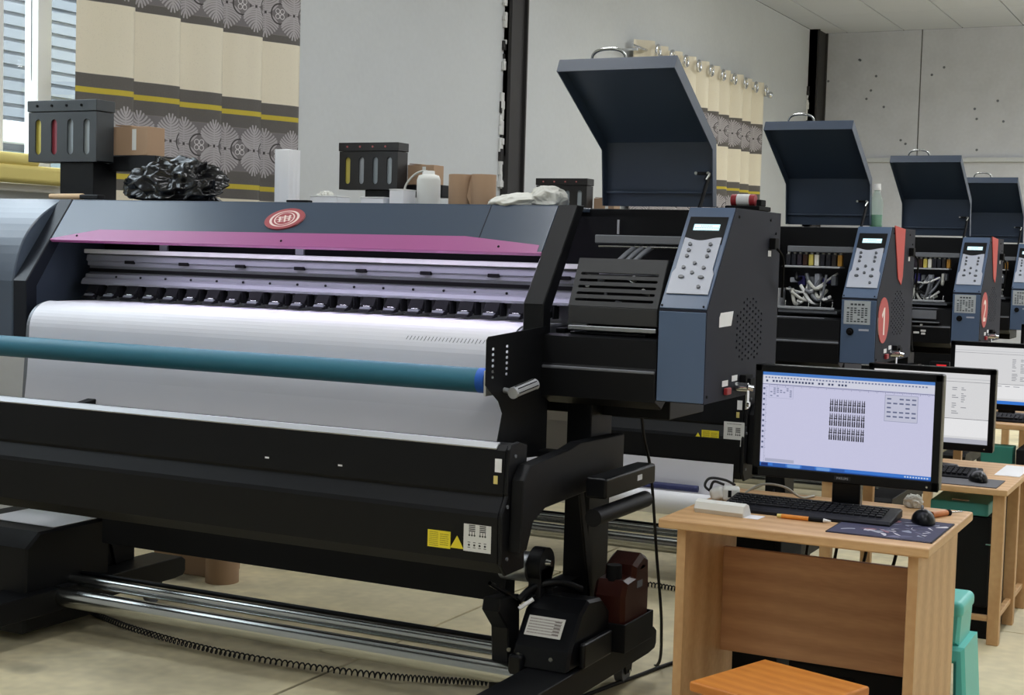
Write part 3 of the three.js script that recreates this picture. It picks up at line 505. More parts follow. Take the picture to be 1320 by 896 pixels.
  part(mo, 'motor_label', facing(0.112, 0.06, [-0.372, 0.274, 0.2055], [1, 0, 0], [0, 0.799, -0.601], [0, 0.601, 0.799]), std(0xffffff, 0.6, 0, { map: canvasTex(256, 128, (g, w, h) => { g.fillStyle = '#cfcdc6'; g.fillRect(0, 0, w, h); textLines(g, 14, 14, 226, 6, 18, '#8d8480'); g.fillStyle = '#6e6460'; for (let i = 0; i < 5; i++) g.fillRect(190, 20 + i * 20, 46, 8); }) }));
  part(mo, 'clutch_bracket', [prismX([[0.16, 0.345], [0.28, 0.355], [0.29, 0.32], [0.23, 0.26], [0.21, 0.05], [0.27, 0.012], [0.14, 0.012]], -0.53, -0.475, 0.004), ext(-0.53, -0.44, 0.05, 0.15, 0.1, 0.24, 0.01)], M.black);
  part(mo, 'clutch_lever', wire([[-0.5, 0.40, 0.30], [-0.49, 0.36, 0.22], [-0.46, 0.335, 0.18], [-0.43, 0.345, 0.12]], 0.007), M.blackGloss);
  part(mo, 'motor_hose', wire([[-0.46, 0.335, 0.2], [-0.44, 0.365, 0.14], [-0.39, 0.375, 0.08], [-0.34, 0.35, 0.03]], 0.012), M.blackGloss);
  for (const [x, y, z] of [[-0.43, 0.2, 0.25], [-0.33, 0.2, 0.25], [-0.475, 0.2, 0.22], [-0.475, 0.1, 0.23]]) part(mo, 'bolt', rod([x, y, z], [x + 0.003, y, z + 0.008], 0.006), M.silver);
  part(mo, 'wire_clip', rod([-0.455, 0.315, 0.205], [-0.425, 0.34, 0.175], 0.006), M.paper);
  // tension roller behind the dryer
  part(root, 'tension_roller', [rod([-0.548, 0.418, 0.12], [-0.46, 0.418, 0.12], 0.044, 0.044, 24)], M.brushed); part(root, 'roller_bearing', [rod([-0.46, 0.424, 0.1], [-0.42, 0.424, 0.1], 0.052, 0.052, 20), ext(-0.46, -0.42, 0.17, 0.42, 0.06, 0.14), ext(-0.46, -0.40, 0.30, 0.36, -0.1, 0.1)], M.black); part(root, 'bearing_bolt', rod([-0.42, 0.432, 0.1], [-0.405, 0.432, 0.1], 0.014, 0.01, 8), M.silver);
  part(root, 'left_take_up_unit', [prismX([[-0.03, 0.03], [-0.03, 0.34], [0.0, 0.357], [0.30, 0.357], [0.36, 0.31], [0.37, 0.03]], -2.6, -2.17, 0.008)], M.black, 'black take up unit under the left end');
  // holder for the waste jug
  part(root, 'jug_holder', [ext(-0.345, -0.225, 0.165, 0.175, -0.245, -0.03), ext(-0.345, -0.225, 0.165, 0.25, -0.25, -0.243), ext(-0.345, -0.225, 0.165, 0.25, -0.032, -0.025), ext(-0.23, -0.223, 0.165, 0.25, -0.25, -0.025), ext(-0.35, -0.343, 0.165, 0.25, -0.25, -0.025)], M.black);
}
/* printers behind: open parking bays with dampers, hoses and trays */
function openBay(root, deep) {
  const bay = part(root, 'ink_tray', [ext(-0.445, -0.2, 1.288, 1.296, -0.26, -0.17, 0.002), ext(-0.45, -0.21, 1.115, 1.126, -0.16, -0.15, 0.002), ext(-0.455, -0.445, 1.12, 1.2, -0.24, -0.15, 0.002)], M.lightMetal);
  part(bay, 'tray_floor', ext(-0.45, -0.2, 1.10, 1.112, -0.4, -0.16, 0), M.greyMetal);
  const cols = [0x23242b, 0x1e1f27, 0x2c2430, 0x3a2218, 0xc9b95c, 0xdedbd0, 0x22222a, 0x1d1d24, 0x2a2420, 0xa3762c];
  cols.forEach((c, k) => { const x = -0.43 + k * 0.0245; const d = part(bay, 'ink_damper', ext(x - 0.0095, x + 0.0095, 1.297, 1.345, -0.235, -0.205, 0.003), std(c, 0.35)); part(d, 'cap', rod([x, 1.345, -0.22], [x, 1.353, -0.22], 0.006, 0.006, 8), M.white); });
  for (let k = 0; k < 16; k++) {
    const a = [rr(-0.44, -0.22), rr(1.14, 1.27), rr(-0.24, -0.17)], b = [rr(-0.44, -0.22), rr(1.14, 1.27), rr(-0.24, -0.17)];
    part(bay, 'ink_hose', wire([a, [(a[0] + b[0]) / 2, Math.min(a[1], b[1]) - rr(0, 0.03), -0.17], b], rr(0.005, 0.009), 16, 6), [M.white, M.cableW, M.midGrey, M.blackGloss][k % 4]);
  }
  for (let k = 0; k < 6; k++) { const x = -0.42 + k * 0.035; part(bay, 'connector_block', ext(x, x + rr(0.02, 0.035), 1.2 + rr(0, 0.03), 1.245 + rr(0, 0.03), -0.25, -0.21, 0.004).rotateZ(0), [M.sheetGrey, std(0x2d2a6a, 0.4), M.midGrey][k % 3]); }
  for (let k = 0; k < 5; k++) { const x = -0.42 + k * 0.05; part(bay, 'tray_pin', rod([x, 1.126, -0.155], [x, 1.15, -0.16], 0.002, 0.002, 6), M.silver); }
  if (deep) {
    part(root, 'circuit_tray', [ext(-0.45, -0.2, 1.01, 1.016, 0.0, 0.03, 0.001), ext(-0.44, -0.22, 1.03, 1.075, 0.004, 0.012, 0.001)], M.midGrey);
    for (let k = 0; k < 8; k++) { const x = rr(-0.43, -0.24), y = rr(0.94, 1.0); part(root, 'small_fitting', ext(x, x + rr(0.012, 0.03), y, y + 0.01, 0.006, 0.016, 0.001), M.white); }
    part(root, 'hanging_cable', wire([[-0.37, 1.2, -0.1], [-0.35, 1.08, 0.02], [-0.34, 0.95, 0.03], [-0.33, 0.86, 0.03]], 0.005), M.cableM);
  }
  part(root, 'lower_strip', ext(-0.46, -0.22, 1.083, 1.087, -0.05, -0.02, 0.001), M.midGrey);
}
const p2 = basePrinter(1, { label: 'black large format printer with red disc numbered one on its control box', number: '1', dx: 0.01, stickerDy: 0.075, stickerX: -0.415, yellowX: -0.51, triX: -0.56 }); openBay(p2, false);
const p3 = basePrinter(2, { label: 'black printer with red disc numbered two and lower circuit tray showing', number: '2', stickerDy: 0.05, dx: 0.085 }); openBay(p3, true);
const tdisp = part(p3, 'temperature_controller', ext(-0.225, -0.125, 0.765, 0.815, 0.05, 0.1, 0.004), M.black); part(tdisp, 'red_display', plate(0.05, 0.02, -0.165, 0.79, 0.1006), std(0x220404, 0.4, 0, { emissive: 0xff3038, emissiveIntensity: 0.5 }), 'small red lit display');
const p4 = basePrinter(3, { label: 'black large format printer nearest the panelled end wall', number: null, dx: 0.09 }); openBay(p4, false);
/* ---------- media sheets and tube ---------- */
{
  const line = [[-0.30, 1.101], [-0.2, 1.101], [-0.06, 1.1]]; for (let k = 0; k <= 12; k++) { const a = k / 12 * Math.PI / 2; line.push([-0.03 + 0.099 * Math.sin(a), 1.003 + 0.099 * Math.cos(a)]); }
  line.push([0.072, 0.93], [0.078, 0.85], [0.09, 0.76], [0.10, 0.66], [0.11, 0.56]);
  const m = thing('media_sheet', 'wide white print sheet running over the bed of the front printer', 'print sheet');
  part(m, 'sheet', sheetX(line, -2.455, -0.58, 0.001), M.media);
  const marks = []; for (let k = 0; k < 26; k++) marks.push(frame(new THREE.BoxGeometry(0.002, 0.012 + rr(0, 0.005), 0.0006).rotateZ(-0.3), [-0.93 + k * 0.0125, 1.0528, 0.0565], [1, 0, 0], [0, 0.869, -0.495], [0, 0.495, 0.869]));
  part(m, 'print_marks', marks, M.midGrey);
  single('media_sheet', 'white print sheet hanging behind the front printer', 'print sheet', sheetX([[-0.5, 0.95], [-0.55, 0.86], [-0.58, 0.76], [-0.58, 0.66]], -2.42, -0.6, 0.001), M.media);
  const t = thing('cardboard_tube', 'long teal tube with blue end cap across the white sheet', 'tube', [0, 0, 0]);
  part(t, 'tube', rod([-2.66, 0.953, 0.2], [-0.60, 0.953, 0.2], 0.0355, 0.0355, 32), M.teal); part(t, 'end_cap', rod([-0.60, 0.953, 0.2], [-0.573, 0.953, 0.2], 0.0362, 0.0362, 32), M.blueCap, 'bright blue end cap');
  single('media_sheet', 'white sheet hanging in front of the dryer of printer marked 1', 'print sheet', sheetX([[-1.513, 0.53], [-1.508, 0.42], [-1.50, 0.33]], -1.6, -0.40, 0.001), M.media);
  const r = thing('paper_roll', 'white paper roll with navy band below the sheet of printer marked 1', 'paper roll');
  part(r, 'roll', rod([-1.7, 0.37, -1.43], [-0.44, 0.37, -1.43], 0.045, 0.045, 32), M.paper); part(r, 'band', rod([-1.5, 0.425, -1.485], [-0.53, 0.425, -1.485], 0.013, 0.013, 12), std(0x2c3160, 0.5));
}
/* ---------- ink supply boxes on the left ends ---------- */
function inkBox(x, z, label, o) {
  const t = thing('ink_supply_box', label, 'ink box', [x, 1.468, z]); const w = 0.345, h = 0.235, y0 = o.lift;
  const holes = [0, 1, 2, 3].map((k) => slotPath(-w / 2 + 0.05 + k * 0.082, y0 + 0.095, 0.03, 0.135));
  part(t, 'front', prismZ([[-w / 2, y0], [w / 2, y0], [w / 2, y0 + 0.19], [-w / 2, y0 + 0.19]], -0.004, 0.002, 0.0005, holes), o.m);
  part(t, 'housing', [ext(-w / 2, w / 2, y0, y0 + 0.004, -0.09, -0.004, 0), ext(-w / 2, w / 2, y0, y0 + 0.19, -0.094, -0.09, 0), ext(-w / 2, -w / 2 + 0.004, y0, y0 + 0.19, -0.09, -0.004, 0), ext(w / 2 - 0.004, w / 2, y0, y0 + 0.19, -0.09, -0.004, 0)], o.m);
  part(t, 'lid', ext(-w / 2 - 0.004, w / 2 + 0.004, y0 + 0.192, y0 + h, -0.098, 0.006, 0.003), o.m);
  [0xd8c860, o.c2 ?? 0xb0b5ba, 0x9aa4aa, 0xa7b0b4].forEach((c, k) => { const cx = -w / 2 + 0.05 + k * 0.082; part(t, 'ink_tank', ext(cx - 0.03, cx + 0.03, y0 + 0.01, y0 + 0.185, -0.08, -0.01, 0.004), std(c, 0.4)); });
  for (let k = 0; k < 4; k++) part(t, 'indicator', rod([-w / 2 + 0.05 + k * 0.075, y0 + 0.214, 0.006], [-w / 2 + 0.05 + k * 0.075, y0 + 0.214, 0.010], 0.005, 0.005, 8), o.lit ? std(0xc86a6a, 0.4) : M.dark);
  if (o.lift > 0.02) part(t, 'pedestal', ext(-0.03, 0.14, 0, y0, -0.15, -0.02, 0.004), M.black);
  part(t, 'shelf', ext(w / 2 - 0.03, w / 2 + 0.2, Math.max(0, y0 - 0.03), y0 + 0.03, -0.26, -0.1, 0.004), M.black);
  return t;
}
inkBox(-2.77, -0.41, 'grey ink supply box with coloured tanks on a black pedestal beside the window', { lift: 0.15, m: std(0x33373a, 0.5), c2: 0xa04450 });
inkBox(-2.66, -2.42, 'black ink supply box with pink indicator lamps behind the white bottle', { lift: 0.145, m: std(0x1c1a1a, 0.5), lit: true });
inkBox(-2.52, -4.42, 'black ink supply box with red indicator lamps behind the crumpled white cloth', { lift: 0.08, m: std(0x1c1a1a, 0.5), lit: true });
/* ---------- small things on the printers ---------- */
function crumple(w, h, d, amp, f, s, det = 5) {
  let g = new THREE.IcosahedronGeometry(1, det * 5); g.deleteAttribute('uv'); g.deleteAttribute('normal'); g = mergeVertices(g, 1e-5); const p = g.attributes.position;
  for (let i = 0; i < p.count; i++) {
    let x = p.getX(i), y = p.getY(i), z = p.getZ(i);
    const n = Math.abs(noise.noise(x * f, y * f, z * f + s)) * 1.6 + 0.6 * Math.abs(noise.noise(x * f * 2.3, y * f * 2.3, z * f * 2.3 + s));
    const k = 1 - amp * n; x *= k; y *= k; z *= k;
    if (y < -0.35) y = -0.35 + (y + 0.35) * 0.1;
    p.setXYZ(i, x * w / 2, (y + 0.415) * h / 1.35, z * d / 2);
  }
  g.computeVertexNormals(); return g;
}
const TOP = 1.468;
{
  single('plastic_bag', 'crumpled shiny black plastic bag on the printer hood', 'plastic bag', crumple(0.47, 0.165, 0.24, 0.3, 2.0, 1.1).translate(-2.17, TOP, -0.36), M.bag);
  const pr = thing('paper_roll', 'upright white paper roll at the edge of the patterned curtain', 'paper roll', [-1.78, TOP, -0.5]);
  part(pr, 'roll', rod([0, 0, 0], [0, 0.195, 0], 0.045, 0.045, 28), M.paper); part(pr, 'loose_edge', ext(-0.005, 0.04, 0.0, 0.195, 0.02, 0.046, 0.004), M.paper);
  for (const [x, l] of [[-1.01, 'brown cardboard core standing next to the white bottle'], [-0.925, 'brown cardboard core with torn edge next to the white cloth']]) {
    const c = thing('cardboard_core', l, 'cardboard tube', [x, TOP, -0.4]);
    part(c, 'core', new THREE.LatheGeometry([[0.032, 0], [0.041, 0], [0.041, 0.102], [0.032, 0.102], [0.032, 0]].map((q) => new THREE.Vector2(...q)), 28), M.cardboard);
    if (x > -1) part(c, 'torn_flap', prismZ([[-0.05, 0.03], [-0.035, 0.098], [-0.03, 0.03], [-0.035, 0.0]], 0.02, 0.024, 0.0005), M.cardboard);
  }
  const bt = thing('plastic_bottle', 'white plastic bottle standing next to the cardboard cores', 'bottle', [-1.145, TOP, -0.42]);
  part(bt, 'body', new THREE.LatheGeometry([[0, 0], [0.037, 0], [0.04, 0.006], [0.04, 0.085], [0.034, 0.1], [0.02, 0.104], [0, 0.104]].map((q) => new THREE.Vector2(...q)), 24), M.plastic); part(bt, 'cap', rod([0, 0.104, 0], [0, 0.116, 0], 0.02, 0.019, 18), M.white);
  for (const [x, w, h, l] of [[-1.50, 0.11, 0.026, 'flat white paper box lying beside the emblem end'], [-1.305, 0.09, 0.023, 'small white paper box lying between flat boxes'], [-1.21, 0.055, 0.05, 'square white paper box standing next to the white bottle']]) {
    const b = thing('paper_box', l, 'box', [x, TOP, -0.36]); part(b, 'carton', ext(-w / 2, w / 2, 0, h - 0.004, -0.04, 0.04, 0.002), M.paper); part(b, 'carton_lid', ext(-w / 2 - 0.001, w / 2 + 0.001, h - 0.004, h, -0.041, 0.041, 0.001), M.white);
  }
  single('tissue_wad', 'crumpled white tissue on the end of the flat paper box', 'tissue', crumple(0.09, 0.05, 0.07, 0.5, 2.6, 4.2, 3).translate(-1.56, TOP - 0.002, -0.42), M.cloth);
  single('white_cable', 'thin white cable looping up from the white paper boxes', 'cable', wire([[-1.23, TOP + 0.006, -0.43], [-1.25, TOP + 0.06, -0.44], [-1.21, TOP + 0.11, -0.45], [-1.17, TOP + 0.115, -0.46], [-1.15, TOP + 0.05, -0.465], [-1.15, TOP + 0.004, -0.47]], 0.0035), M.cableW);
  single('cloth_rag', 'crumpled white cloth draped over the hood edge', 'cloth', [crumple(0.20, 0.05, 0.2, 0.22, 1.1, 7.1).rotateZ(0.14).translate(-0.76, TOP - 0.012, -0.31), crumple(0.13, 0.064, 0.16, 0.22, 1.2, 3.3).translate(-0.655, TOP, -0.33)], M.cloth);
  const wt = thing('scraper', 'wooden handled scraper lying on the left end cabinet', 'tool', [-2.56, TOP, -0.3]); part(wt, 'handle', rod([-0.16, 0.012, 0], [0.0, 0.013, 0], 0.011, 0.012), std(0xcfae86, 0.6)); part(wt, 'blade', ext(0.0, 0.09, 0.004, 0.02, -0.02, 0.02, 0.003), M.blackGloss);
  single('dark_clip', 'small black strip lying behind the oval emblem', 'clip', ext(-1.62, -1.53, TOP, TOP + 0.008, -0.30, -0.27, 0.003), M.dark);
  for (const [x, y, z, s, l] of [[-2.53, 1.468 + 0.181, -0.57, 1, 'brown cardboard carton on the shelf of the grey ink box'], [-2.42, 1.468 + 0.176, -2.58, 0.9, 'brown cardboard carton on the shelf of the black ink box'], [-2.28, 1.468 + 0.111, -4.58, 0.8, 'pale cardboard carton on the shelf of the farther black ink box']]) {
    const c = thing('carton', l, 'carton', [x, y, z]); part(c, 'body', ext(-0.085 * s, 0.085 * s, 0, 0.11 * s, -0.05, 0.05, 0.002), M.cardboard);
    part(c, 'flap', ext(-0.08 * s, 0.0, 0.11 * s, 0.114 * s, -0.05, 0.05, 0.001).rotateZ(-0.05), M.cardboard); part(c, 'tape', ext(0.01, 0.03, 0.02, 0.1 * s, 0.0495, 0.0506, 0), M.plastic);
  }
  const gb = thing('spray_bottle', 'clear bottle with green liquid on the printer marked 1', 'bottle', [-0.125, TOP, -2.5]);
  part(gb, 'bottle', new THREE.LatheGeometry([[0, 0], [0.026, 0], [0.028, 0.01], [0.028, 0.11], [0.014, 0.15], [0.012, 0.16], [0, 0.16]].map((q) => new THREE.Vector2(...q)), 20), M.clear); part(gb, 'liquid', rod([0, 0.004, 0], [0, 0.055, 0], 0.0255, 0.0255, 20), std(0x4f9a72, 0.3)); part(gb, 'cap', rod([0, 0.16, 0], [0, 0.188, 0], 0.016, 0.014), M.white);
  const rs = thing('tape_dispenser', 'red and white tape dispenser on the front printer control box', 'tape dispenser', [-0.07, TOP - 0.002, -0.5]); part(rs, 'base', ext(-0.04, 0.07, 0, 0.014, -0.06, 0.06), M.dark); part(rs, 'red_roll', rod([-0.03, 0.032, 0.02], [0.045, 0.032, 0.02], 0.018, 0.018, 20), M.redBright); part(rs, 'white_band', rod([-0.012, 0.032, 0.02], [0.028, 0.032, 0.02], 0.0185, 0.0185, 20), M.white); part(rs, 'clip', ext(0.05, 0.066, 0.014, 0.034, -0.02, 0.03), M.dark);
}
/* waste jug in its holder, cords on the floor */
{
  const j = thing('plastic_jug', 'dark brown plastic jug in the holder on the printer foot', 'jug', [-0.285, 0.176, -0.138]);
  const body = prismX([[-0.098, 0], [0.098, 0], [0.1, 0.15], [0.08, 0.195], [0.02, 0.20], [0.015, 0.23], [-0.05, 0.256], [-0.092, 0.238], [-0.1, 0.15]], -0.05, 0.05, 0.012, [[[0.0, 0.212], [-0.04, 0.236], [-0.074, 0.224], [-0.074, 0.205], [-0.03, 0.198]]]);
  part(j, 'body', body, M.brownJug); part(j, 'cap', rod([0, 0.19, 0.06], [0, 0.235, 0.06], 0.024, 0.022, 18), M.blackMatt, 'dark screw cap'); part(j, 'jug_label', sidePlate(0.04, 0.02, 0.0503, 0.17, -0.02), M.midGrey);
  const coil = (pts, turns, r) => { const c = new THREE.CatmullRomCurve3(pts.map((p) => V(...p))); class H extends THREE.Curve { getPoint(t) { const p = c.getPoint(t), tg = c.getTangent(t), n = V(-tg.z, 0, tg.x).normalize(), b = V(0, 1, 0), a = t * turns * 6.283; return p.addScaledVector(n, Math.cos(a) * r).addScaledVector(b, Math.sin(a) * r); } } return new THREE.TubeGeometry(new H(), turns * 8, 0.0028, 4); };
  single('coiled_cord', 'black coiled cord lying along the floor under the front printer', 'cord', coil([[-2.4, 0.012, -0.09], [-2.0, 0.012, 0.06], [-1.49, 0.012, 0.14], [-0.95, 0.012, 0.08], [-0.62, 0.012, -0.04]], 110, 0.009), M.cableM);
  single('coiled_cord', 'black coiled cord on the floor beside the desk leg', 'cord', coil([[-0.95, 0.012, -1.55], [-0.7, 0.012, -1.55], [-0.45, 0.012, -1.5]], 34, 0.009), M.cableM);
  single('power_cable', 'black cable running over the floor towards the desk', 'cable', wire([[-0.40, 0.006, 0.1], [-0.37, 0.006, -0.06], [-0.31, 0.006, -0.35], [-0.24, 0.006, -0.62], [-0.05, 0.006, -0.85], [0.3, 0.006, -0.9]], 0.0065, 60, 8), M.cableM);
  single('hanging_cable', 'black cable hanging from the front printer to the floor', 'cable', wire([[-0.27, 0.9, -0.2], [-0.262, 0.78, -0.22], [-0.26, 0.68, -0.275], [-0.25, 0.4, -0.33], [-0.26, 0.15, -0.42], [-0.3, 0.006, -0.5], [-0.5, 0.006, -0.7]], 0.005, 60, 6), M.cableM);
  const cy = thing('cardboard_core', 'short brown cardboard core standing on the floor under the printer', 'cardboard tube', [-2.2, 0, -0.7]); part(cy, 'core', new THREE.LatheGeometry([[0.05, 0], [0.065, 0], [0.065, 0.13], [0.05, 0.13], [0.05, 0]].map((q) => new THREE.Vector2(...q)), 28), M.cardboard);
  const bx = thing('carton', 'large brown carton behind the left foot of the front printer', 'carton', [-2.42, 0, -0.82]); part(bx, 'body', ext(-0.14, 0.14, 0, 0.22, -0.1, 0.1), M.cardboard); part(bx, 'flap', ext(-0.14, 0.0, 0.22, 0.224, -0.1, 0.1), M.cardboard);
  single('paper_sheet', 'white paper lying on the take up unit under the front printer', 'paper', ext(-2.50, -2.185, 0.359, 0.361, 0.02, 0.225, 0), M.paper);
}
/* ---------- desk with the lit monitor ---------- */
function keyboard(label, pos, turn, w = 0.45, d = 0.15) {
  const k = thing('keyboard', label, 'keyboard', pos, turn); part(k, 'base', prismX([[-d / 2, 0.004], [-d / 2, 0.026], [-d / 2 + 0.01, 0.03], [d / 2 - 0.012, 0.014], [d / 2, 0.008], [d / 2, 0]], -w / 2, w / 2, 0.003), M.keyBlack);
  const n = Math.floor((w - 0.03) / 0.0195);
  for (let r = 0; r < 5; r++) for (let c = 0; c < n; c++) { if (r === 4 && c > 3 && c < 9) { if (c > 4) continue; } const x = -w / 2 + 0.022 + c * 0.0195, z = -d / 2 + 0.032 + r * 0.02; const ww = r === 4 && c === 4 ? 0.094 : 0.0165; part(k, 'key', ext(x - 0.008, x - 0.008 + ww, 0.016, 0.036 - (z + d / 2) * 0.12, z - 0.008, z + 0.008, 0.002), M.keyBlack); }
  return k;
}
function mouse(label, pos, turn) {
  const m = thing('computer_mouse', label, 'mouse', pos, turn); const g = new THREE.SphereGeometry(1, 28, 18); const p = g.attributes.position;
  for (let i = 0; i < p.count; i++) { const y = p.getY(i), z = p.getZ(i); p.setXYZ(i, p.getX(i) * 0.031 * (1 - 0.08 * z), Math.max(0, y < 0 ? y * 0.3 + 0.12 : y + 0.12) * 0.034 * (1 + 0.12 * z), z * 0.055); }
  g.computeVertexNormals(); part(m, 'shell', g, M.blackGloss); part(m, 'wheel', rod([-0.003, 0.036, -0.028], [0.003, 0.036, -0.028], 0.008, 0.008, 14), M.midGrey); part(m, 'button_seam', ext(-0.0006, 0.0006, 0.03, 0.036, -0.05, -0.036, 0), M.dark); return m;
}
const hex = (c) => c;
function screenTex(kind) {
  return canvasTex(1024, 600, (g, w, h) => {
    if (kind === 0) {
      g.fillStyle = hex('#dadaf8'); g.fillRect(0, 0, w, h); g.fillStyle = '#4d86d8'; g.fillRect(0, 0, w, 20); g.fillStyle = '#e4e6f6'; g.fillRect(0, 20, w, 52);
      g.fillStyle = '#7d86a8'; for (let i = 0; i < 50; i++) g.fillRect(14 + i * 19.5, 30, 11, 9); g.fillStyle = '#3a4468'; for (let i = 0; i < 26; i++) if (rnd() < 0.8) g.fillRect(20 + i * 20, 50, 12, 12);
      g.fillStyle = '#5c6488'; g.fillRect(0, 76, w, 3); for (let i = 0; i < 100; i++) g.fillRect(40 + i * 10, 80, 2, i % 5 ? 5 : 10); for (let i = 0; i < 44; i++) g.fillRect(20, 96 + i * 11, i % 5 ? 5 : 10, 2); for (let i = 0; i < 12; i++) g.fillRect(4, 100 + i * 34, 12, 12);
      g.strokeStyle = '#9aa0bc'; g.strokeRect(40, 92, 150, 70); g.fillStyle = '#8088a8'; for (let r = 0; r < 5; r++) for (let c = 0; c < 7; c++) if (rnd() < 0.7) g.fillRect(48 + c * 20, 98 + r * 12, 13, 6);
      // ornament of repeated dark tapered bars
      g.fillStyle = '#1d1f2a'; const X0 = 416, Y0 = 138;
      for (let r = 0; r < 3; r++) for (let c = 0; c < 8; c++) { const x = X0 + c * 27, y = Y0 + r * 88; for (let q = 0; q < 2; q++) { const xx = x + q * 12; g.beginPath(); g.moveTo(xx, y + 84); g.lineTo(xx + 2, y + (q ? 10 : 2)); g.lineTo(xx + 6, y + (q ? 4 : 14)); g.lineTo(xx + 8, y + 84); g.fill(); } g.fillRect(x - 1, y + 36, 22, 5); g.fillRect(x - 2, y + 60, 8, 4); g.fillRect(x + 8, y + 22, 12, 4); }
      g.fillStyle = '#dadaf8'; for (let r = 0; r < 3; r++) for (let c = 0; c < 8; c++) g.fillRect(X0 + c * 27 + 4, Y0 + r * 88 + 46, 14, 4);
      g.fillStyle = '#d2d4ea'; g.fillRect(740, 96, 190, 160); g.strokeStyle = '#8a90ae'; g.lineWidth = 2; g.strokeRect(740, 96, 190, 160); g.fillStyle = '#6c7394'; for (let r = 0; r < 5; r++) for (let c = 0; c < 5; c++) if (rnd() < 0.75) g.fillRect(752 + c * 36, 114 + r * 27, 24, 9);
      g.fillStyle = '#b9bcd6'; g.fillRect(30, 548, 180, 20); g.fillStyle = '#3a7fe0'; g.fillRect(0, 574, w, 26); g.fillStyle = '#2455a8'; g.fillRect(0, 594, w, 6); g.fillStyle = '#12307a'; g.fillRect(6, 577, 44, 20); for (let i = 0; i < 5; i++) { g.fillStyle = i % 2 ? '#74a8ee' : '#2f63b8'; g.fillRect(80 + i * 90, 577, 80, 20); } g.fillStyle = '#dfe8fb'; for (let i = 0; i < 9; i++) g.fillRect(870 + i * 16, 582, 9, 9);
    } else {
      g.fillStyle = '#e4e4e6'; g.fillRect(0, 0, w, h); g.fillStyle = '#c6c8cc'; g.fillRect(0, 44, w, 5); g.fillStyle = '#77797e'; g.fillRect(0, 70, w, 3);
      g.fillStyle = '#9a9ca2'; for (let r = 0; r < 14; r++) for (const x of kind === 1 ? [420, 560, 700, 780] : [560, 640]) if (rnd() < 0.7) g.fillRect(x, 120 + r * 17, 20 + rnd() * 40, 7);
      g.fillStyle = '#6d6f74'; g.fillRect(0, 388, w, 4); g.fillStyle = '#f4f4f6'; g.fillRect(0, 392, w, 150); g.fillStyle = '#a2a4aa'; for (let i = 0; i < 8; i++) g.fillRect(20 + i * 80, 408, 40 + rnd() * 20, 7);
      if (kind === 1) { g.fillStyle = '#d8ee2c'; g.fillRect(250, 180, 170, 52); g.fillStyle = '#b8bac6'; g.fillRect(0, 560, w, 40); } else { g.fillStyle = '#3a7fe0'; g.fillRect(0, 566, w, 34); }
    }
  });
}
function monitor(label, pos, turn, kind, o = {}) {
  const m = thing('computer_monitor', label, 'monitor', pos, turn), w = o.w ?? 0.525, h = o.h ?? 0.325, b = 0.021, bb = 0.028, y0 = o.y0 ?? 0.075;
  part(m, 'casing', ext(-w / 2, w / 2, y0, y0 + h, -0.045, -0.004, 0.006), M.blackGloss);
  part(m, 'bezel', [ext(-w / 2, w / 2, y0, y0 + bb, -0.006, 0.006, 0.003), ext(-w / 2, w / 2, y0 + h - b, y0 + h, -0.006, 0.006, 0.003), ext(-w / 2, -w / 2 + b, y0, y0 + h, -0.006, 0.006, 0.003), ext(w / 2 - b, w / 2, y0, y0 + h, -0.006, 0.006, 0.003)], M.blackGloss);
  const sw = w - 2 * b, sh = h - b - bb, em = screenTex(kind);
  part(m, 'screen', plate(sw, sh, 0, y0 + bb + sh / 2, -0.0025, 0.002), std(0x050505, 0.25, 0, { emissive: 0xffffff, emissiveMap: em, emissiveIntensity: o.glow ?? 0.8 }), 'lit screen');
  const l = new THREE.RectAreaLight(new THREE.Color(0.84, 0.85, 1), o.light ?? 0.7, sw, sh); l.position.set(0, y0 + bb + sh / 2, 0.008); l.rotation.y = Math.PI; l.castShadow = true; m.add(l);
  part(m, 'stand_neck', ext(-0.04, 0.04, 0.006, y0 + 0.1, -0.075, -0.04, 0.006), M.blackGloss); part(m, 'stand_foot', [rod([0, 0, 0], [0, 0.012, 0], 0.115, 0.1, 32).scale(1, 1, 0.42).translate(0, 0, -0.066)], M.blackGloss);
  if (o.brand) part(m, 'brand_mark', plate(0.045, 0.011, 0.0, y0 + 0.014, 0.0062, 0.0006), std(0xffffff, 0.5, 0, { map: canvasTex(256, 64, (g, ww, hh) => { g.fillStyle = '#101114'; g.fillRect(0, 0, ww, hh); g.fillStyle = '#9a9ca2'; g.font = 'bold 50px sans-serif'; g.textAlign = 'center'; g.textBaseline = 'middle'; g.fillText('PHILIPS', ww / 2, hh / 2); }) }));
  part(m, 'power_light', rod([w / 2 - 0.03, y0 + 0.012, 0.006], [w / 2 - 0.03, y0 + 0.012, 0.008], 0.003, 0.003, 8), M.silver);
  return m;
}
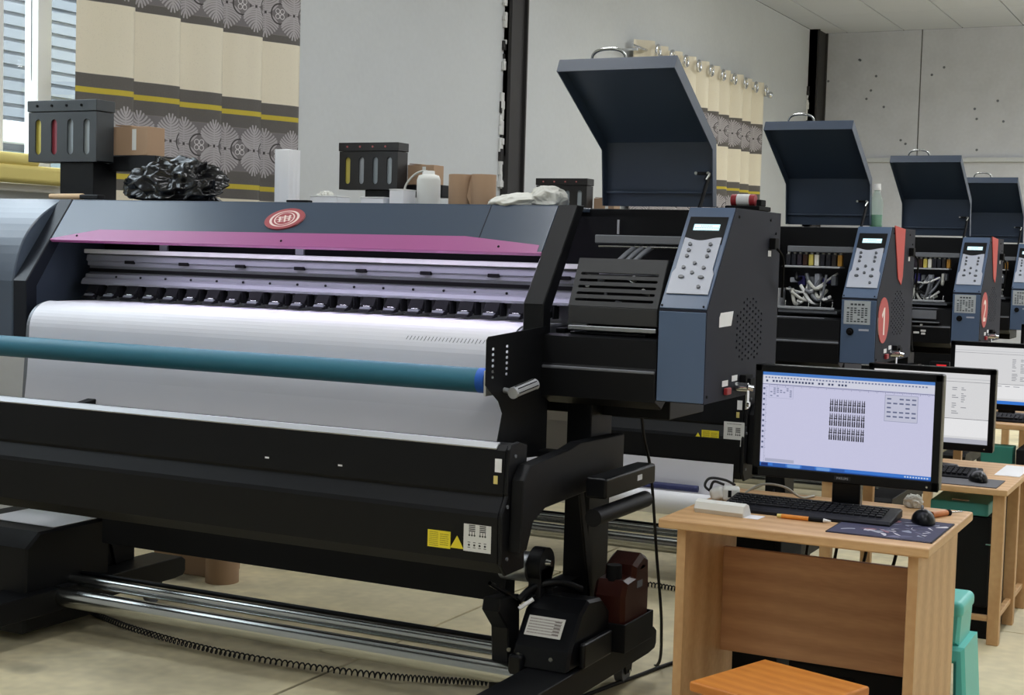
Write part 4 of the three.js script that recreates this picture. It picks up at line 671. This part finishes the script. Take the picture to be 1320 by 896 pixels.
{
  const h = 0.62, d = thing('computer_desk', 'light beech desk with panel legs in front of the stool', 'desk', [0.316, 0, -0.095]);   // local x ±0.354, z ±0.315
  part(d, 'desk_top', ext(-0.356, 0.356, h - 0.026, h, -0.315, 0.315, 0.005), M.wood);
  part(d, 'leg_panel', ext(-0.308, -0.283, 0, h - 0.026, -0.145, 0.295, 0.002), M.woodV); part(d, 'leg_panel', ext(0.302, 0.328, 0, h - 0.026, -0.245, 0.295, 0.002), M.woodV);
  part(d, 'modesty_panel', ext(-0.283, 0.302, 0.195, 0.495, -0.045, -0.027, 0.001), M.woodPanel);
  monitor('black monitor with lit lavender drawing window on the beech desk', [0.36, h, -0.15], 0.0, 0, { brand: true, w: 0.52, h: 0.318, y0: 0.085, glow: 0.5, light: 0.45 });
  keyboard('black keyboard in front of the lit monitor on the beech desk', [0.285, h, -0.16 + 0.0], -0.0, 0.47, 0.16).position.set(0.29, h, -0.085 + 0.0);
  const padT = canvasTex(512, 400, (g, w, hh) => { g.fillStyle = '#3a3a54'; g.fillRect(0, 0, w, hh); const cols = ['#54546e', '#2b2b40', '#8a8ea0', '#a9adb8', '#8f5f68', '#c9c6cc', '#6a6880']; for (let i = 0; i < 60; i++) { g.fillStyle = cols[Math.floor(rnd() * 7)]; const x = 170 + rnd() * 290, y = 60 + rnd() * 290; g.beginPath(); g.moveTo(x, y); g.quadraticCurveTo(x + rr(-90, 90), y + rr(-40, 40), x + rr(-70, 70), y + rr(-50, 50)); g.quadraticCurveTo(x + rr(-60, 60), y + rr(-30, 30), x, y); g.fill(); } g.strokeStyle = '#b9bccb'; g.lineWidth = 10; g.beginPath(); g.moveTo(50, 330); g.quadraticCurveTo(80, 300, 110, 300); g.stroke(); g.strokeStyle = '#101018'; g.lineWidth = 14; g.strokeRect(0, 0, w, hh); });
  const pg = new THREE.BoxGeometry(0.27, 0.003, 0.31); pg.userData.keep = true;
  single('mouse_pad', 'dark blue patterned mouse pad on the beech desk corner', 'mouse pad', pg.translate(0.53, h + 0.0017, -0.005), std(0xffffff, 0.85, 0, { map: padT }));
  mouse('glossy black mouse on the patterned mouse pad', [0.59, h + 0.0034, -0.12], 0.35);
  const pn = thing('pen', 'orange and black pen with white tip in front of the keyboard', 'pen', [0.3, h, 0.02]);
  part(pn, 'barrel', rod([-0.06, 0.006, 0.0], [0.015, 0.006, 0.0], 0.006), M.orange); part(pn, 'grip', rod([0.015, 0.006, 0], [0.055, 0.006, 0], 0.006, 0.0055), M.blackMatt); part(pn, 'tip', rod([0.055, 0.006, 0], [0.075, 0.006, 0], 0.0055, 0.002), M.white); part(pn, 'end', rod([-0.072, 0.006, 0], [-0.06, 0.006, 0], 0.005, 0.006), M.yellowSoft);
  const cu = thing('screwdriver', 'orange handled screwdriver lying behind the mouse pad', 'screwdriver', [0.605, h, -0.27], 1.1); part(cu, 'handle', rod([-0.035, 0.008, 0], [0.03, 0.008, 0], 0.009, 0.008), std(0xd38a5a, 0.5)); part(cu, 'collar', rod([0.03, 0.008, 0], [0.042, 0.008, 0], 0.009, 0.009), M.dark); part(cu, 'shaft', rod([0.042, 0.008, 0], [0.1, 0.006, 0], 0.003, 0.002), M.silver);
  // folded white booklet, adapter and cables
  const bkT = []; for (let k = 0; k <= 10; k++) { const a = -0.3 + k / 10 * (Math.PI * 1.1); bkT.push([0.02 * Math.cos(a), 0.021 + 0.02 * Math.sin(a)]); } 
  const bk = thing('paper_pad', 'folded white paper pad lying left of the keyboard', 'paper', [0.085, h, 0.05], -0.08);
  part(bk, 'fold', prismX([[0.026, 0.0], [0.032, 0.012], [0.024, 0.03], [0.006, 0.036], [-0.012, 0.030], [-0.03, 0.0]], -0.075, 0.07, 0.002), M.cloth); part(bk, 'loose_sheet', ext(0.06, 0.11, 0, 0.0015, -0.03, 0.025, 0), M.paper);
  const ad = thing('power_adapter', 'white power plug with black cord at the desk corner', 'plug', [0.015, h, -0.16], 0.3);
  part(ad, 'body', new RoundedBoxGeometry(0.05, 0.042, 0.045, 2, 0.01).translate(0.02, 0.022, 0), M.plastic); part(ad, 'plug_face', new RoundedBoxGeometry(0.04, 0.036, 0.04, 2, 0.012).rotateZ(0.3).translate(-0.02, 0.021, 0.004), M.plastic); part(ad, 'slot', ext(0.012, 0.022, 0.014, 0.034, 0.0215, 0.024, 0), M.dark);
  part(ad, 'cord', [wire([[-0.03, 0.02, 0], [-0.055, 0.04, 0], [-0.045, 0.06, -0.01], [0.0, 0.056, -0.03], [0.03, 0.04, -0.05]], 0.004), wire([[0.0, 0.05, 0.02], [-0.03, 0.055, 0.01], [-0.04, 0.03, 0.01]], 0.004)], M.cableM);
  single('white_cable', 'thin pale cable curving behind the keyboard of the beech desk', 'cable', wire([[0.06, h + 0.02, -0.22], [0.1, h + 0.045, -0.24], [0.16, h + 0.04, -0.27], [0.2, h + 0.01, -0.3], [0.22, h + 0.004, -0.38]], 0.0035), M.cableW);
  single('crumpled_paper', 'crumpled grey paper behind the monitor on the beech desk', 'paper', crumple(0.06, 0.04, 0.04, 0.25, 1.5, 9.4, 3).translate(0.51, h, -0.38), M.cloth);
  // computer case and cables below
  const pc = thing('computer_case', 'black computer case on the floor under the beech desk', 'computer case', [0.42, 0, -0.3]); part(pc, 'case', ext(-0.19, 0.19, 0.012, 0.19, -0.2, 0.16, 0.006), M.blackMatt); for (const [x, z] of [[-0.16, -0.17], [0.16, -0.17], [-0.16, 0.13], [0.16, 0.13]]) part(pc, 'foot', rod([x, 0, z], [x, 0.012, z], 0.015, 0.015), M.dark);
  part(pc, 'front_slot', ext(-0.12, 0.0, 0.15, 0.165, 0.16, 0.163), M.dark);
  const bk2 = thing('black_crate', 'black box hanging cables behind the left desk leg', 'box', [0.0, 0, -0.66]); part(bk2, 'box', ext(-0.1, 0.08, 0, 0.5, -0.12, 0.12, 0.006), M.blackMatt); part(bk2, 'box_front', ext(-0.08, 0.06, 0.3, 0.48, 0.12, 0.124), M.dark);
  for (let k = 0; k < 5; k++) single('desk_cable', 'black cable hanging down behind the beech desk panel', 'cable', wire([[0.22 + k * 0.085, h - 0.03, -0.40], [0.19 + k * 0.085, 0.42, -0.43], [0.18 + k * 0.05, 0.25, -0.51], [0.16 + k * 0.04, 0.006, -0.53], [0.15 + k * 0.03, 0.006, -0.72]], 0.005, 40), M.cableM, 'cables behind the beech desk');
  // stools
  const st = thing('wooden_stool', 'orange varnished wooden stool in front of the beech desk', 'stool', [0.41, 0, 0.57], -0.322); part(st, 'seat', ext(-0.15, 0.15, 0.305, 0.33, -0.15, 0.15, 0.006), M.stool);
  for (const sx of [-1, 1]) for (const sz of [-1, 1]) part(st, 'leg', prismZ([[-0.014, 0.0], [0.014, 0.0], [0.014, 0.305], [-0.014, 0.305]], -0.014, 0.014).translate(sx * 0.13, 0, sz * 0.095), M.stool);
  for (const sz of [-1, 1]) part(st, 'rail', ext(-0.13, 0.13, 0.25, 0.285, sz * 0.095 - 0.008, sz * 0.095 + 0.008), M.stool); for (const sx of [-1, 1]) part(st, 'rail', ext(sx * 0.13 - 0.008, sx * 0.13 + 0.008, 0.25, 0.285, -0.095, 0.095), M.stool);
  const ts = thing('plastic_stool', 'turquoise plastic stool standing right of the beech desk', 'stool', [0.535, 0, -0.62]);
  const q = (w, y) => [[-w, y], [w, y]];
  part(ts, 'seat', new RoundedBoxGeometry(0.21, 0.05, 0.21, 3, 0.02).translate(0, 0.305, 0), M.tealPlastic);
  part(ts, 'shell', [prismZ([[-0.095, 0.2], [0.095, 0.2], [0.1, 0.3], [-0.1, 0.3]], -0.1, 0.1, 0.01), prismZ([[-0.13, 0.0], [-0.09, 0.0], [-0.085, 0.15], [0.085, 0.15], [0.09, 0.0], [0.13, 0.0], [0.115, 0.2], [-0.115, 0.2]], -0.12, 0.12, 0.01)], M.tealPlastic);
}
/* second and third desks */
{
  const h = 0.55, d = thing('computer_desk', 'narrow wooden desk with thin legs beside the tall black case', 'desk', [0.3, 0, -1.72]);
  part(d, 'desk_top', ext(-0.33, 0.33, h - 0.022, h, -0.36, 0.36, 0.004), M.wood);
  for (const [x, z] of [[0.3, 0.32], [0.3, -0.02], [-0.3, 0.32], [-0.3, -0.32], [0.3, -0.32]]) part(d, 'leg', ext(x - 0.02, x + 0.02, 0, h - 0.022, z - 0.02, z + 0.02, 0.003), M.woodV);
  part(d, 'rail', ext(-0.3, 0.3, 0.08, 0.1, 0.31, 0.33), M.wood); part(d, 'rail', ext(0.29, 0.31, 0.08, 0.1, -0.3, 0.3), M.wood);
  monitor('black monitor with white document and yellow mark on the narrow desk', [0.28, h, -1.76], 0, 1, { w: 0.47, h: 0.31, y0: 0.075, glow: 0.55, light: 0.4 });
  keyboard('black keyboard on the narrow desk below the white document', [0.30, h, -1.60], 0, 0.40, 0.13);
  const mp = new THREE.BoxGeometry(0.26, 0.003, 0.2); single('mouse_pad', 'grey mouse pad at the edge of the narrow desk', 'mouse pad', mp.translate(0.46, h + 0.0017, -1.48), std(0x5a5a5e, 0.8));
  mouse('black mouse on the grey mouse pad of the narrow desk', [0.51, h + 0.0034, -1.50], 0.4);
  const pc = thing('computer_case', 'tall black computer case under the narrow desk', 'computer case', [0.495, 0, -1.66]); part(pc, 'case', ext(-0.08, 0.078, 0.115, 0.44, -0.2, 0.22, 0.006), M.blackMatt); part(pc, 'front_plate', ext(-0.075, 0.073, 0.12, 0.435, 0.22, 0.226), M.black); part(pc, 'foot', ext(-0.08, 0.08, 0, 0.115, -0.19, 0.2), M.blackMatt); part(pc, 'badge', ext(0.06, 0.08, 0.34, 0.345, 0.226, 0.228), M.silver);
  const tb = thing('teal_folder', 'teal plastic folder lying on the case under the narrow desk', 'folder', [0.46, 0.44, -1.55]); part(tb, 'cover', ext(-0.1, 0.1, 0, 0.045, -0.12, 0.12, 0.006), std(0x3c8a86, 0.5)); part(tb, 'clip', ext(-0.03, 0.03, 0.045, 0.05, 0.09, 0.11), M.silver);
  single('paper_sheet', 'white paper lying on the far end of the narrow desk', 'paper', ext(0.53, 0.62, h, h + 0.002, -2.02, -1.72, 0), M.paper);
  const h3 = 0.6, d3 = thing('computer_desk', 'wooden desk with a white monitor behind the narrow desk', 'desk', [0.35, 0, -3.5]);
  part(d3, 'desk_top', ext(-0.36, 0.4, h3 - 0.024, h3, -0.4, 0.42, 0.004), M.wood); for (const [x, z] of [[0.36, 0.38], [-0.32, 0.38], [-0.32, -0.36], [0.36, -0.36]]) part(d3, 'leg', ext(x - 0.02, x + 0.02, 0, h3 - 0.024, z - 0.02, z + 0.02), M.woodV);
  monitor('black monitor with blank white page on the desk behind the narrow desk', [0.31, h3, -3.45], 0, 2, { w: 0.53, h: 0.32, y0: 0.03, glow: 0.55, light: 0.4 });
  keyboard('black keyboard below the blank white page monitor', [0.40, h3, -3.24], 0, 0.40, 0.13);
  const bc = thing('teal_box', 'small teal plastic box under the desk behind the narrow desk', 'box', [0.33, 0, -3.1]); part(bc, 'box', ext(-0.06, 0.08, 0.3, 0.5, -0.05, 0.05), std(0x2f7d70, 0.5)); part(bc, 'stand', ext(-0.06, 0.08, 0, 0.3, -0.05, 0.05), M.blackMatt);
  const bb = thing('computer_case', 'black computer case under the desk behind the narrow desk', 'computer case', [0.52, 0, -3.2]); part(bb, 'case', ext(-0.09, 0.1, 0.01, 0.5, -0.2, 0.2, 0.006), M.blackMatt); part(bb, 'foot', ext(-0.08, 0.09, 0, 0.01, -0.18, 0.18), M.dark);
  const h4 = 0.6, d4 = thing('computer_desk', 'wooden desk farthest back beside the last printer', 'desk', [0.4, 0, -5.5]); part(d4, 'desk_top', ext(-0.36, 0.4, h4 - 0.024, h4, -0.4, 0.42, 0.004), M.wood); for (const [x, z] of [[0.36, 0.38], [-0.32, 0.38], [-0.32, -0.36], [0.36, -0.36]]) part(d4, 'leg', ext(x - 0.02, x + 0.02, 0, h4 - 0.024, z - 0.02, z + 0.02), M.woodV);
  monitor('black monitor with white page on the farthest desk', [0.36, h4, -5.45], 0, 2, { w: 0.53, h: 0.32, y0: 0.05, glow: 0.55, light: 0.4 });
}
renderer.render(scene, camera);
